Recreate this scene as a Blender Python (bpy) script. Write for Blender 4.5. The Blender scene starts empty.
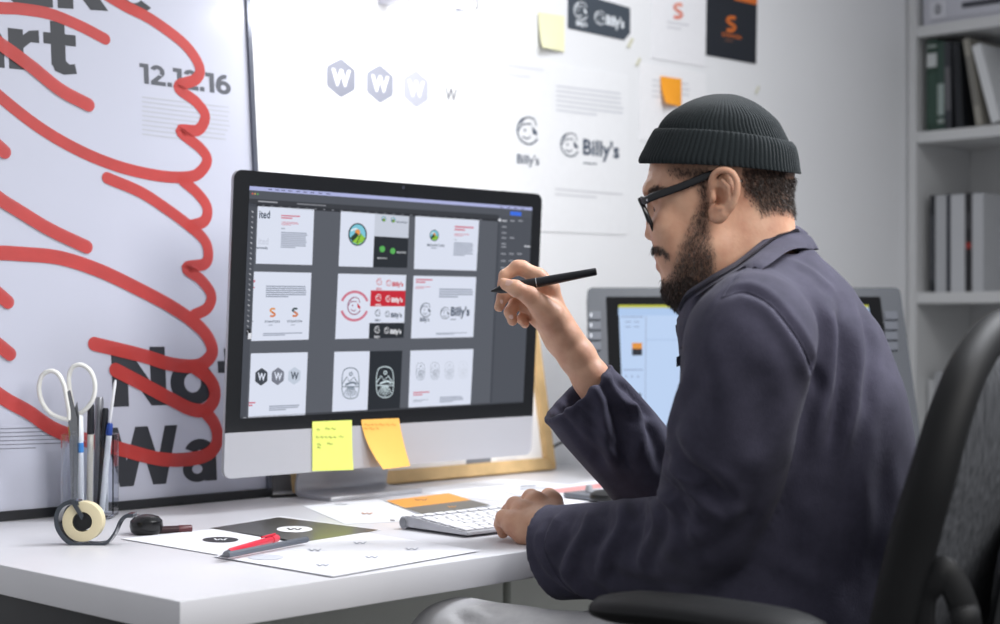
import bpy, bmesh, math, random
import numpy as np
from mathutils import Vector, Matrix
random.seed(4); rng = np.random.default_rng(4)
C = bpy.context.scene.collection
PI = math.pi
# ------------------------------------------------------------------ camera, world, lights, exposure
HEAD = math.radians(45.4); CAMZ = 1.01; FPX = 1625.0
FW = Vector((math.cos(HEAD), math.sin(HEAD), 0)); RT = Vector((math.sin(HEAD), -math.cos(HEAD), 0)); UP = Vector((0, 0, 1))
CAM = Vector((0, 0, CAMZ))
cd = bpy.data.cameras.new('camera'); cam = bpy.data.objects.new('camera', cd); C.objects.link(cam)
cam.location = CAM; cam.rotation_euler = (PI/2, 0, HEAD - PI/2)
cd.sensor_width = 36; cd.lens = 36*FPX/1000; cd.shift_y = 0.013; cd.clip_start = .02
cd.dof.use_dof = True; cd.dof.focus_distance = 2.08; cd.dof.aperture_fstop = 4.3
bpy.context.scene.camera = cam
vs = bpy.context.scene.view_settings
vs.view_transform = 'Standard'; vs.look = 'None'; vs.exposure = 0.0; vs.gamma = 1; vs.use_curve_mapping = False
w = bpy.data.worlds.new('world'); bpy.context.scene.world = w; w.use_nodes = True
bg = w.node_tree.nodes['Background']; bg.inputs[0].default_value = (.92, .935, .975, 1); bg.inputs[1].default_value = .44
def area(name, loc, tgt, sx, sy, power, col=(1, 1, 1), spread=180):
    l = bpy.data.lights.new(name, 'AREA'); l.shape = 'RECTANGLE'; l.size = sx; l.size_y = sy; l.energy = power; l.color = col; l.spread = math.radians(spread)
    o = bpy.data.objects.new(name, l); C.objects.link(o); o.location = loc
    o.rotation_euler = (Vector(tgt) - Vector(loc)).to_track_quat('-Z', 'Y').to_euler(); return o
area('unseen_key_light', (1.5, -.55, 2.3), (1.2, 1.9, .8), 1.2, 1.2, 13.5, (1, .985, .965), 95)  # added key light, no fixture modelled; brightens desk and front faces
area('wall_wash_light', (2.15, 1.3, 2.45), (2.15, 2.25, .85), .9, .5, 8.2, (.97, .985, 1), 115)  # unseen light added to whiten the back wall beyond the strip lamp
area('shoulder_light', (2.65, .75, 2.5), (1.55, 1.1, .95), .6, .6, 9.5, (.93, .95, 1), 70)

# ------------------------------------------------------------------ geometry of the view (for measuring the room)
def ray(px, py): return FW + RT*((px-500)/FPX) - UP*((py-325)/FPX)
def atD(px, py, d): return CAM + ray(px, py)*d
def atZ(px, py, z): r = ray(px, py); return CAM + r*((z-CAMZ)/r.z)
def atY(px, py, y): r = ray(px, py); return CAM + r*(y/r.y)
def atX(px, py, x): r = ray(px, py); return CAM + r*(x/r.x)
class Plane:
    def __init__(s, o, u, v):
        s.o = Vector(o); s.u = Vector(u).normalized(); s.v = Vector(v).normalized(); s.n = s.u.cross(s.v).normalized()
        if s.n.dot(CAM - s.o) < 0: s.n = -s.n
    def hit(s, px, py): r = ray(px, py); return CAM + r*((s.o-CAM).dot(s.n)/r.dot(s.n))
    def uv(s, px, py): d = s.hit(px, py)-s.o; return (d.dot(s.u), d.dot(s.v))
    def p(s, u, v, h=0): return s.o + s.u*u + s.v*v + s.n*h

# ------------------------------------------------------------------ materials
MATS = {}
def lin(c):
    return tuple((x/255/12.92 if x/255 <= .04045 else ((x/255+.055)/1.055)**2.4) for x in c)
def mat(name, col, rough=.5, metal=0, noise=0, nscale=30, bump=0, bscale=200, emit=0, trans=0, ior=1.45, coat=0, sheen=0, sss=0, alpha=1):
    if name in MATS: return MATS[name]
    m = bpy.data.materials.new(name); m.use_nodes = True; MATS[name] = m
    nt = m.node_tree; b = nt.nodes['Principled BSDF']; c = (*lin(col), 1)
    b.inputs['Base Color'].default_value = c; b.inputs['Roughness'].default_value = rough; b.inputs['Metallic'].default_value = metal
    b.inputs['IOR'].default_value = ior; b.inputs['Transmission Weight'].default_value = trans; b.inputs['Coat Weight'].default_value = coat
    b.inputs['Coat Roughness'].default_value = .12; b.inputs['Sheen Weight'].default_value = sheen; b.inputs['Alpha'].default_value = alpha
    if sss: b.inputs['Subsurface Weight'].default_value = sss; b.inputs['Subsurface Radius'].default_value = (.012, .004, .002); b.inputs['Subsurface Scale'].default_value = 1
    if emit: b.inputs['Emission Color'].default_value = c; b.inputs['Emission Strength'].default_value = emit; b.inputs['Base Color'].default_value = (.01, .01, .01, 1); b.inputs['Specular IOR Level'].default_value = .05
    tc = nt.nodes.new('ShaderNodeTexCoord')
    if noise:
        n = nt.nodes.new('ShaderNodeTexNoise'); n.inputs['Scale'].default_value = nscale; n.inputs['Detail'].default_value = 5
        nt.links.new(tc.outputs['Object'], n.inputs['Vector'])
        mx = nt.nodes.new('ShaderNodeMix'); mx.data_type = 'RGBA'; mx.blend_type = 'MULTIPLY'
        mr = nt.nodes.new('ShaderNodeMapRange'); mr.inputs['From Min'].default_value = .3; mr.inputs['From Max'].default_value = .7
        mr.inputs['To Min'].default_value = 1-noise; mr.inputs['To Max'].default_value = 1+noise*.3
        nt.links.new(n.outputs['Fac'], mr.inputs['Value'])
        mx.inputs[0].default_value = 1; mx.inputs[6].default_value = c; nt.links.new(mr.outputs[0], mx.inputs[7])
        nt.links.new(mx.outputs[2], b.inputs['Base Color'])
        if emit: nt.links.new(mx.outputs[2], b.inputs['Emission Color'])
    if bump:
        n = nt.nodes.new('ShaderNodeTexNoise'); n.inputs['Scale'].default_value = bscale; n.inputs['Detail'].default_value = 3
        nt.links.new(tc.outputs['Object'], n.inputs['Vector'])
        bp = nt.nodes.new('ShaderNodeBump'); bp.inputs['Strength'].default_value = bump; bp.inputs['Distance'].default_value = .002
        nt.links.new(n.outputs['Fac'], bp.inputs['Height']); nt.links.new(bp.outputs[0], b.inputs['Normal'])
    return m
def ink(col, emit=0): return mat('ink_%d_%d_%d_%d' % (*col, int(emit*10)), col, .5, emit=emit)
def paper(col): return mat('paper_%d_%d_%d' % col, col, .55, noise=.02, nscale=60)
WHITE = mat('painted_wall', (232, 233, 236), .7, noise=.03, nscale=3, bump=.05, bscale=300)
DESKW = mat('desk_laminate', (216, 216, 221), .32, noise=.02, nscale=12, bump=.03, bscale=500)
DARKM = mat('dark_steel', (42, 43, 46), .5, .2, noise=.1)
BLACKP = mat('black_plastic', (22, 23, 25), .42, bump=.12, bscale=900)
ALU = mat('brushed_aluminium', (196, 197, 202), .36, .35, noise=.03, nscale=20)
# ------------------------------------------------------------------ objects
ORG = {}
def tag(o, label=None, cat=None, group=None, kind=None):
    for k, v in (('label', label), ('category', cat), ('group', group), ('kind', kind)):
        if v: o[k] = v
    return o
def empty(name, loc, label, cat, group=None):
    o = bpy.data.objects.new(name, None); C.objects.link(o); o.location = loc; o.empty_display_size = .05; ORG[o.name] = Vector(loc)
    return tag(o, label, cat, group)
def worldpos(o):
    v = Vector((0, 0, 0))
    while o is not None: v += o.location; o = o.parent
    return v
def finish(name, me, mats, parent=None, smooth=False, label=None):
    n = len(me.vertices); co = np.empty(n*3); me.vertices.foreach_get('co', co); co = co.reshape(-1, 3)
    org = Vector(((co[:, 0].min()+co[:, 0].max())/2, (co[:, 1].min()+co[:, 1].max())/2, co[:, 2].min()))
    co -= np.array(org); me.vertices.foreach_set('co', co.ravel()); me.update()
    for m in (mats if isinstance(mats, (list, tuple)) else [mats]): me.materials.append(m)
    if smooth: me.shade_smooth()
    o = bpy.data.objects.new(name, me); C.objects.link(o); o.parent = parent
    o.location = org - (worldpos(parent) if parent else Vector())
    if label: o['label'] = label
    return o
def obj(name, bm, mats, parent=None, smooth=False, label=None, sharp=35):
    bmesh.ops.recalc_face_normals(bm, faces=bm.faces)
    me = bpy.data.meshes.new(name); bm.to_mesh(me); bm.free()
    o = finish(name, me, mats, parent, smooth, label)
    if smooth: me.set_sharp_from_angle(angle=math.radians(sharp))
    return o
def struct(name, bm, m): o = obj(name, bm, m); o['kind'] = 'structure'; return o
def B(): return bmesh.new()
def box(bm, lo, hi, bev=0, seg=2, M=None):
    n0 = set(bm.verts)
    r = bmesh.ops.create_cube(bm, size=1); lo = Vector(lo); hi = Vector(hi)
    for v in r['verts']: v.co = Vector(((lo[i]+hi[i])/2 + v.co[i]*(hi[i]-lo[i]) for i in range(3)))
    if bev:
        es = list({e for v in r['verts'] for e in v.link_edges})
        bmesh.ops.bevel(bm, geom=es, offset=bev, segments=seg, affect='EDGES', profile=.5)
    if M is not None:
        for v in bm.verts:
            if v not in n0: v.co = M @ v.co
    return bm
def frames(pts):
    T = [(pts[min(i+1, len(pts)-1)]-pts[max(i-1, 0)]).normalized() for i in range(len(pts))]
    a = Vector((0, 0, 1)) if abs(T[0].z) < .9 else Vector((1, 0, 0))
    N = [(a - T[0]*a.dot(T[0])).normalized()]
    for i in range(1, len(pts)): v = N[-1]-T[i]*N[-1].dot(T[i]); N.append(v.normalized())
    return T, N
def tube(bm, pts, r, n=12, cap=True, sx=1, closed=False, nrm=None):
    pts = [Vector(p) for p in pts]; T, N = frames(pts)
    if nrm is not None: N = [(Vector(nrm)-t*Vector(nrm).dot(t)).normalized() for t in T]
    if closed: T[0] = T[-1] = (pts[1]-pts[-2]).normalized()
    rs = r if isinstance(r, (list, tuple)) else [r]*len(pts); rings = []
    for p, t, nn, rr in zip(pts, T, N, rs):
        b = t.cross(nn); rings.append([bm.verts.new(p + nn*(math.cos(2*PI*k/n)*rr) + b*(math.sin(2*PI*k/n)*rr*sx)) for k in range(n)])
    for i in range(len(rings)-1):
        for k in range(n): bm.faces.new((rings[i][k], rings[i][(k+1) % n], rings[i+1][(k+1) % n], rings[i+1][k]))
    if closed:
        pass
    elif cap: bm.faces.new(rings[0][::-1]); bm.faces.new(rings[-1])
    return bm
def sm(pts, k=6):
    P = [Vector(p) for p in pts]; P = [P[0]*2-P[1]] + P + [P[-1]*2-P[-2]]; out = []
    for i in range(1, len(P)-2):
        for j in range(k):
            t = j/k; a, b, c, d = P[i-1:i+3]
            out.append(.5*((2*b)+(c-a)*t+(2*a-5*b+4*c-d)*t*t+(3*b-a-3*c+d)*t**3))
    return out + [P[-2]]
def lathe(bm, prof, n=32, M=Matrix()):
    rings = []
    for r, z in prof:
        if r < 1e-6: rings.append([bm.verts.new(M @ Vector((0, 0, z)))])
        else: rings.append([bm.verts.new(M @ Vector((r*math.cos(2*PI*k/n), r*math.sin(2*PI*k/n), z))) for k in range(n)])
    for a, b in zip(rings, rings[1:]):
        for k in range(n):
            q = [a[k % len(a)], a[(k+1) % len(a)], b[(k+1) % len(b)], b[k % len(b)]]
            q = [v for i, v in enumerate(q) if v not in q[:i]]
            if len(q) > 2: bm.faces.new(q)
    return bm
def prism(bm, poly, vec):
    vec = Vector(vec); a = [bm.verts.new(Vector(p)) for p in poly]; b = [bm.verts.new(Vector(p)+vec) for p in poly]
    bm.faces.new(a); bm.faces.new(b[::-1]); n = len(a)
    for i in range(n): bm.faces.new((a[i], b[i], b[(i+1) % n], a[(i+1) % n]))
    return bm
def rrect(x0, y0, x1, y1, r, n=6):
    o = []
    for cx, cy, a in ((x1-r, y1-r, 0), (x0+r, y1-r, 90), (x0+r, y0+r, 180), (x1-r, y0+r, 270)):
        for k in range(n+1): t = math.radians(a+90*k/n); o.append((cx+r*math.cos(t), cy+r*math.sin(t)))
    return o
def grid(bm, f, nu, nv, thick=None):
    g = [[bm.verts.new(f(i/nu, j/nv)) for j in range(nv+1)] for i in range(nu+1)]
    for i in range(nu):
        for j in range(nv): bm.faces.new((g[i][j], g[i+1][j], g[i+1][j+1], g[i][j+1]))
    if thick:
        h = [[bm.verts.new(Vector(f(i/nu, j/nv)) + Vector(thick)) for j in range(nv+1)] for i in range(nu+1)]
        for i in range(nu):
            for j in range(nv): bm.faces.new((h[i][j], h[i][j+1], h[i+1][j+1], h[i+1][j]))
        for i in range(nu):
            bm.faces.new((g[i][0], h[i][0], h[i+1][0], g[i+1][0])); bm.faces.new((g[i][nv], g[i+1][nv], h[i+1][nv], h[i][nv]))
        for j in range(nv):
            bm.faces.new((g[0][j], g[0][j+1], h[0][j+1], h[0][j])); bm.faces.new((g[nu][j], h[nu][j], h[nu][j+1], g[nu][j+1]))
    return bm
# text outlines ---------------------------------------------------------------------
TX = {}
def text_mesh(s, bold=0, shear=0):
    k = (s, bold, shear)
    if k in TX: return TX[k]
    cu = bpy.data.curves.new('t', 'FONT'); cu.body = s; cu.size = 1; cu.offset = bold; cu.resolution_u = 4; cu.shear = shear; cu.space_character = 1+bold*1.2
    o = bpy.data.objects.new('t', cu); C.objects.link(o)
    dg = bpy.context.evaluated_depsgraph_get(); me = bpy.data.meshes.new_from_object(o.evaluated_get(dg))
    V = [tuple(v.co) for v in me.vertices]; Fc = [tuple(p.vertices) for p in me.polygons]
    bpy.data.objects.remove(o); bpy.data.curves.remove(cu); bpy.data.meshes.remove(me)
    xs = [v[0] for v in V]; 
    TX[k] = (V, Fc, min(xs), max(xs)); return TX[k]
class Art:
    """flat print on a plane; measurements given as points of the view that are cast onto the plane"""
    def __init__(s, pl, h=.0003): s.pl = pl; s.h = h; s.bh = 0; s.bm = B(); s.mats = []; s.k = 0; s.clip = None
    def mi(s, c, e=0):
        m = c if isinstance(c, bpy.types.Material) else ink(c, e)
        if m not in s.mats: s.mats.append(m)
        return s.mats.index(m)
    def face(s, uvs, c, lay=0, e=0):
        if s.clip: 
            u0, v0, u1, v1 = s.clip; uvs = [(min(max(u, u0), u1), min(max(v, v0), v1)) for u, v in uvs]
        vs_ = [s.bm.verts.new(s.pl.p(u, v, s.h*(1+lay)+s.bh)) for u, v in uvs]
        try: f = s.bm.faces.new(vs_); f.material_index = s.mi(c, e)
        except ValueError: pass
    def poly(s, px, c, lay=0, e=0): s.face([s.pl.uv(*p) for p in px], c, lay, e)
    def ell(s, cx, cy, rx, ry, c, lay=0, e=0, n=28, a0=0, a1=360):
        u, v = s.pl.uv(cx, cy); ru = abs(s.pl.uv(cx+rx, cy)[0]-u); rv = abs(s.pl.uv(cx, cy+ry)[1]-v)
        s.face([(u+ru*math.cos(math.radians(a0+(a1-a0)*k/n)), v+rv*math.sin(math.radians(a0+(a1-a0)*k/n))) for k in range(n+(a1-a0 < 360))], c, lay, e)
    def ring(s, cx, cy, rx, ry, w_, c, lay=0, e=0, a0=0, a1=360, n=32):
        u, v = s.pl.uv(cx, cy); ru = abs(s.pl.uv(cx+rx, cy)[0]-u); rv = abs(s.pl.uv(cx, cy+ry)[1]-v); f = 1-w_/rx
        P = [(math.cos(math.radians(a0+(a1-a0)*k/n)), math.sin(math.radians(a0+(a1-a0)*k/n))) for k in range(n+1)]
        for a, b in zip(P, P[1:]):
            s.face([(u+ru*a[0], v+rv*a[1]), (u+ru*b[0], v+rv*b[1]), (u+ru*f*b[0], v+rv*f*b[1]), (u+ru*f*a[0], v+rv*f*a[1])], c, lay, e)
    def stroke(s, px, w_, c, lay=0, e=0, k=6, uvw=None):
        P = sm([(*s.pl.uv(*p), 0) for p in px], k) if k > 1 else [Vector((*s.pl.uv(*p), 0)) for p in px]
        hw = (w_*(s.pl.hit(*px[len(px)//2])-CAM).length/FPX/2) if uvw is None else uvw/2
        T = [(P[min(i+1, len(P)-1)]-P[max(i-1, 0)]).normalized() for i in range(len(P))]
        L = [(p.x-t.y*hw, p.y+t.x*hw) for p, t in zip(P, T)]; Rr = [(p.x+t.y*hw, p.y-t.x*hw) for p, t in zip(P, T)]
        for i in range(len(P)-1): s.face([L[i], Rr[i], Rr[i+1], L[i+1]], c, lay, e)
        if w_ > 4:
            for q, t, sg in ((P[0], T[0], -1), (P[-1], T[-1], 1)):
                a = math.atan2(t.y*sg, t.x*sg); s.face([(q.x+hw*math.cos(a+d*PI/12), q.y+hw*math.sin(a+d*PI/12)) for d in range(-6, 7)], c, lay, e)
    def line(s, x0, y0, x1, y1, w_, c, lay=0, e=0): s.stroke([(x0, y0), (x1, y1)], w_, c, lay, e, k=1)
    def para(s, x0, y0, x1, y1, n, slope, c, lay=0, e=0, fill=.5, last=.6):
        for i in range(n):
            y = y0+(y1-y0)*i/max(n-1, 1); xe = x1 if i < n-1 else x0+(x1-x0)*last
            xe = xe - (random.random()*.06*(x1-x0) if i < n-1 else 0)
            hw = (y1-y0)/max(n-1, 1)*fill/2 if n > 1 else .6
            dy = slope*(xe-x0); s.poly([(x0, y-hw), (xe, y+dy-hw), (xe, y+dy+hw), (x0, y+hw)], c, lay, e)
    def big(s, st, x0, y0, x1, y1, h, c, lay=0):
        G = {'N': (.86, [[(0, 0), (.25, 0), (.25, 1), (0, 1)], [(.61, 0), (.86, 0), (.86, 1), (.61, 1)], [(.0, 1), (.25, 1), (.86, 0), (.61, 0)]], []),
         'o': (.74, [], [(.37, .37, .37, .39, .14, .17, 0, 360)]), 't': (.54, [[(.12, .14), (.36, .14), (.36, .96), (.12, .96)], [(0, .53), (.54, .53), (.54, .74), (0, .74)], [(.12, .2), (.17, .04), (.32, -.02), (.54, .02), (.51, .2), (.42, .18), (.36, .24)]], []),
         'W': (1.36, [[(0, 1), (.25, 1), (.5, 0), (.25, 0)], [(.25, 0), (.5, 0), (.8, 1), (.57, 1)], [(.57, 1), (.8, 1), (1.1, 0), (.86, 0)], [(.86, 0), (1.1, 0), (1.36, 1), (1.12, 1)]], []),
         'a': (.66, [[(.42, 0), (.66, 0), (.66, .48), (.42, .48)]], [(.345, .46, .315, .28, .085, .09, 0, 155), (.28, .215, .28, .225, .10, .08, 0, 360)]),
         'r': (.50, [[(0, 0), (.24, 0), (.24, .74), (0, .74)], [(.2, .40), (.22, .62), (.34, .73), (.50, .76), (.50, .52), (.36, .52), (.24, .40)]], []),
         'k': (.76, [[(0, 0), (.24, 0), (.24, 1.05), (0, 1.05)], [(.18, .24), (.18, .48), (.46, .74), (.74, .74), (.42, .42)], [(.24, .42), (.46, .54), (.78, 0), (.50, 0)]], []),
         'e': (.74, [[(.15, .30), (.73, .30), (.73, .43), (.15, .43)]], [(.37, .37, .37, .39, .15, .19, 0, 318)]), 'M': (1.0, [[(0, 0), (.22, 0), (.22, 1), (0, 1)], [(.78, 0), (1, 0), (1, 1), (.78, 1)]], []), 'S': (.1, [], []),
         '1': (.42, [[(.19, 0), (.42, 0), (.42, 1), (.19, 1)], [(0, .8), (.25, .8), (.25, 1), (0, 1)]], []), '.': (.22, [[(0, 0), (.22, 0), (.22, .22), (0, .22)]], []),
         '2': (.72, [[(.02, 0), (.72, 0), (.72, .2), (.02, .2)], [(.02, .02), (.02, .18), (.38, .52), (.60, .48), (.34, .2)]], [(.34, .68, .34, .33, .12, .13, -40, 160)]),
         '6': (.76, [], [(.39, .33, .37, .34, .14, .14, 0, 360), (.47, .42, .45, .58, .22, .37, 75, 190)])}
        tot = sum(G[ch][0]+.07 for ch in st)-.07; p0 = Vector(s.pl.uv(x0, y0)); du = (Vector(s.pl.uv(x1, y1))-p0)/tot; dv = (Vector(s.pl.uv(x0, y0-h))-p0).y; x = 0; k_ = 0
        f = lambda q: tuple(p0+du*(x+q[0])+Vector((0, dv*q[1])))
        for ch in st:
            w_, polys, rings = G[ch]
            for P in polys: s.face([f(q) for q in P], c, lay+k_*.04); k_ += 1
            for cx, cy, ox, oy, ix, iy, a0, a1 in rings:
                n = 36; k_ += 1
                for i in range(n):
                    t0, t1 = (math.radians(a0+(a1-a0)*j/n) for j in (i, i+1)); s.face([f((cx+rx*math.cos(t), cy+ry*math.sin(t))) for rx, ry, t in ((ox, oy, t0), (ox, oy, t1), (ix, iy, t1), (ix, iy, t0))], c, lay+k_*.04)
            x += w_+.07
    def text(s, st, x0, y0, x1, y1, h, c, lay=0, e=0, bold=0):
        """baseline from (x0,y0) to (x1,y1), cap height h (all in view pixels)"""
        V, Fc, a, b = text_mesh(st, bold*.6); p0 = Vector(s.pl.uv(x0, y0)); p1 = Vector(s.pl.uv(x1, y1))
        du = (p1-p0)/(b-a); dv = Vector(s.pl.uv(x0, y0-h))-p0; dv = dv/.70
        mi = s.mi(c, e); vs_ = []
        for v in V:
            q = p0+du*(v[0]-a)+Vector((0, dv.y))*v[1]
            if s.clip: q = Vector((min(max(q.x, s.clip[0]), s.clip[2]), min(max(q.y, s.clip[1]), s.clip[3])))
            vs_.append(s.bm.verts.new(s.pl.p(q.x, q.y, s.h*(1+lay)+s.bh)))
        for f in Fc:
            try: g = s.bm.faces.new([vs_[i] for i in f]); g.material_index = mi
            except ValueError: pass
    def done(s, name, parent=None, label=None):
        bmesh.ops.dissolve_degenerate(s.bm, edges=s.bm.edges, dist=1e-7)
        for f in s.bm.faces:
            f.normal_update()
            if f.normal.dot(s.pl.n) < 0: f.normal_flip()
        me = bpy.data.meshes.new(name); s.bm.to_mesh(me); s.bm.free()
        return finish(name, me, s.mats, parent, label=label)
# ================================================================== the room
DZ = .73; WY = 2.25
b = B(); box(b, (-1.2, -1.6, -.05), (4.2, 2.35, 0)); struct('floor', b, mat('grey_floor', (120, 118, 114), .6, noise=.15, nscale=4, bump=.1))
b = B(); box(b, (-1.2, WY, 0), (4.2, WY+.1, 2.7)); struct('wall_back', b, WHITE)
b = B(); box(b, (3.985, -1.6, 0), (4.1, WY, 2.7)); struct('wall_right', b, WHITE)
b = B(); box(b, (-1.2, WY-.014, 0), (3.68, WY, .08), .003); struct('baseboard_back', b, mat('baseboard_paint', (215, 215, 214), .5))

# ------------------------------------------------------------------ desk
M2 = Matrix.Translation((.925, 1.4, 0)) @ Matrix.Rotation(math.radians(1.2), 4, 'Z')
desk = empty('desk', (1.9, 1.8, 0), 'long white laminate desk with thick top on dark trestle legs', 'desk')
b = B(); box(b, (0, 0, DZ-.035), (2.2, .8, DZ), .0015, 2, M2); obj('tabletop', b, DESKW, desk, True)
for X in (.05, 1.85):
    t = B()
    box(t, (X-.03, .05, DZ-.10), (X+.03, .70, DZ-.035), .004, 2, M2); obj('trestle_beam', t, DARKM, desk, True)
    for s, y in ((-1, .12), (1, .12), (-1, .66), (1, .66)):
        t = B(); a = M2 @ Vector((X+s*.02, y, DZ-.08)); c = M2 @ Vector((X+s*.24*(.45 if s < 0 else 1), y, 0)); t = tube(t, [a, c], .024, 4); obj('leg', t, DARKM, desk)
    t = B(); tube(t, [M2 @ Vector((X+.12, .12, .25)), M2 @ Vector((X+.12, .66, .25))], .014, 8); obj('crossbar', t, DARKM, desk, True)

# storage cabinets under the desk
def cabinet(x0, x1, lab):
    c = empty('storage_cabinet', ((x0+x1)/2, 2.0, 0), lab, 'cabinet')
    m = mat('cabinet_paint', (232, 235, 229), .45, noise=.02); y0, y1, z1 = 1.93, 2.19, .62
    b = B(); box(b, (x0+.002, y0, .03), (x1-.002, y1, z1), .002); obj('body', b, m, c, True)
    d = B(); box(d, (x0+.004, y0-.018, .04), (x1-.004, y0-.0005, z1-.004), .002); d = obj('door', d, m, c, True)
    h = B(); tube(h, sm([((x1-.06), y0-.018, .50), (x1-.06, y0-.035, .49), (x1-.06, y0-.035, .39), (x1-.06, y0-.018, .38)]), .004, 8); obj('handle', h, ALU, d, True)
    for fx in (x0+.04, x1-.04):
        for fy in (y0+.04, y1-.04):
            f = B(); lathe(f, [(0, 0), (.018, 0), (.015, .03), (0, .03)], 12, Matrix.Translation((fx, fy, 0))); obj('foot', f, DARKM, c)
cabinet(1.33, 1.897, 'low white cabinet under the desk, left of the dark gap beside the knee')
cabinet(1.907, 2.48, 'low white cabinet under the desk, right of the dark gap beside the knee')

# ------------------------------------------------------------------ wall strip lamp
lamp = empty('wall_strip_lamp', (1.6, WY-.03, 1.56), 'glowing chrome-edged strip lamp on the wall above the printed sheets', 'lamp')
LX0, LX1 = 1.62, 2.0; ly = WY-.14; lz = 1.592
pr = [(ly+math.cos(a)*.022, lz+math.sin(a)*.020) for a in [math.radians(t) for t in range(15, 166, 15)]]
b = B(); prism(b, [(LX0, y, z) for y, z in pr] + [(LX0, y*1, z) for y, z in [(ly-.02, lz-.004), (ly+.02, lz-.004)]], (LX1-LX0, 0, 0)); obj('housing', b, mat('lamp_chrome', (190, 190, 200), .2, .9), lamp)
b = B(); prism(b, [(LX0+.01, ly+math.cos(math.radians(a))*.017, lz-.004+math.sin(math.radians(a))*.013) for a in range(180, 361, 15)], (LX1-LX0-.02, 0, 0)); obj('light_tube', b, mat('lamp_glow', (255, 252, 248), .5, emit=3.2), lamp)
for X in (1.70, 1.92):
    b = B(); box(b, (X-.012, ly+.01, lz-.002), (X+.012, WY, lz+.012), .002); obj('bracket', b, mat('lamp_chrome', (0, 0, 0)), lamp)
for X in (LX0, LX1-.006):
    b = B(); box(b, (X, ly-.025, lz-.02), (X+.006, ly+.025, lz+.02), .002); obj('end_cap', b, mat('lamp_chrome', (0, 0, 0)), lamp)
la = area('strip_lamp_light', ((LX0+LX1)/2, ly-.03, lz-.02), ((LX0+LX1)/2, WY, lz-.32), .36, .03, 1.4, (1, .985, .97))

# ------------------------------------------------------------------ leaning framed poster
PB = Vector((.94, 2.150, DZ)); lean = Vector((0, .0745, 1)).normalized()
PW, PH = .655, 1.12
pp = Plane(PB, (1, 0, 0), lean); pn = pp.n
poster = empty('framed_poster', (PB.x+PW/2, PB.y, DZ), 'large framed poster with red scribbled loops over black lettering', 'poster')
def slab(bm, pl, u0, v0, u1, v1, h0, h1):
    P = [pl.p(u, v, h0) for u, v in ((u0, v0), (u1, v0), (u1, v1), (u0, v1))]; return prism(bm, P, pl.n*(h1-h0))
b = B(); slab(b, pp, .008, .008, PW-.008, PH-.008, -.012, 0); obj('poster_sheet', b, mat('poster_print', (190, 193, 208), .28, noise=.02, nscale=2, coat=.35), poster)
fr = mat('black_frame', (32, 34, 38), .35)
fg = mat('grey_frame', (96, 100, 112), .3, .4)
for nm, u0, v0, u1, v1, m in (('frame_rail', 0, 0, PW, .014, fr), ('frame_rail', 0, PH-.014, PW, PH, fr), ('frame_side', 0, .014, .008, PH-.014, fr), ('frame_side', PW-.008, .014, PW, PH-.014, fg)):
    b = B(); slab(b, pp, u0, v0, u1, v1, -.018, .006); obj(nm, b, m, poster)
BLK = (44, 47, 54); a = Art(pp); a.clip = (.008, .012, PW-.008, PH-.02)
a.big('ake', 8, 5, 157, 14, 56, BLK)
a.big('art', -38, 64, 77, 75, 56, BLK)
a.big('12.12.16', 140, 83, 231, 95, 20, (78, 81, 90))
a.big('Not', 113, 407, 250, 402, 60, BLK)
a.big('Wa', 106, 488, 217, 480, 60, BLK)
a.done('lettering', poster)
a = Art(pp); a.para(142, 97, 230, 134, 9, .12, (176, 179, 188), fill=.3); a.para(-5, 429, 63, 449, 6, -.03, (120, 122, 132), fill=.22); a.done('fine_print', poster)
RED = mat('red_marker', (192, 62, 58), .4, noise=.12, nscale=25)
nt = RED.node_tree; RED.node_tree.nodes['Principled BSDF'].inputs['Alpha'].default_value = .86
a = Art(pp, .0006); a.clip = (.008, .012, PW-.008, PH-.02)
S = [[(-40, 6), (0, 8), (20, 9), (50, 14), (80, 26), (105, 39)],
 [(98, -10), (125, 6), (152, 20), (184, 44), (199, 66), (196, 79), (178, 87), (196, 102), (205, 116), (198, 130), (180, 131), (200, 148), (207, 160), (200, 172), (188, 177), (160, 176), (120, 167), (80, 151), (40, 128), (0, 97), (-30, 70)],
 [(183, 181), (198, 194), (207, 208), (204, 221), (190, 226)],
 [(107, 178), (140, 192), (165, 208), (188, 225), (204, 240), (208, 254), (204, 264), (186, 268), (201, 280), (211, 295), (207, 308), (194, 315)],
 [(-40, 255), (-5, 253), (20, 254), (60, 258), (100, 271), (140, 290), (170, 306), (192, 321), (206, 335), (212, 350), (207, 360), (195, 366), (170, 364), (140, 355), (94, 344)],
 [(195, 368), (208, 378), (214, 389), (213, 401), (204, 410), (190, 409), (170, 399), (140, 383), (115, 370)],
 [(204, 411), (214, 424), (217, 440), (209, 453), (190, 459), (160, 459), (120, 449), (60, 432), (28, 412), (0, 396), (-40, 365)],
 [(-40, 16), (-6, 40), (30, 66), (60, 90), (88, 105)], [(-40, 165), (-6, 195), (20, 212), (50, 230), (86, 247)],
 [(-40, 115), (-12, 138), (4, 152)], [(-40, 270), (-10, 288), (7, 302)], [(-40, 330), (-10, 340), (9, 354)]]
for i, s in enumerate(S): a.stroke(s, 13.5 if i > 3 else 11.5, RED, lay=i*.3, k=8)
a.done('red_scribble', poster)

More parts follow.
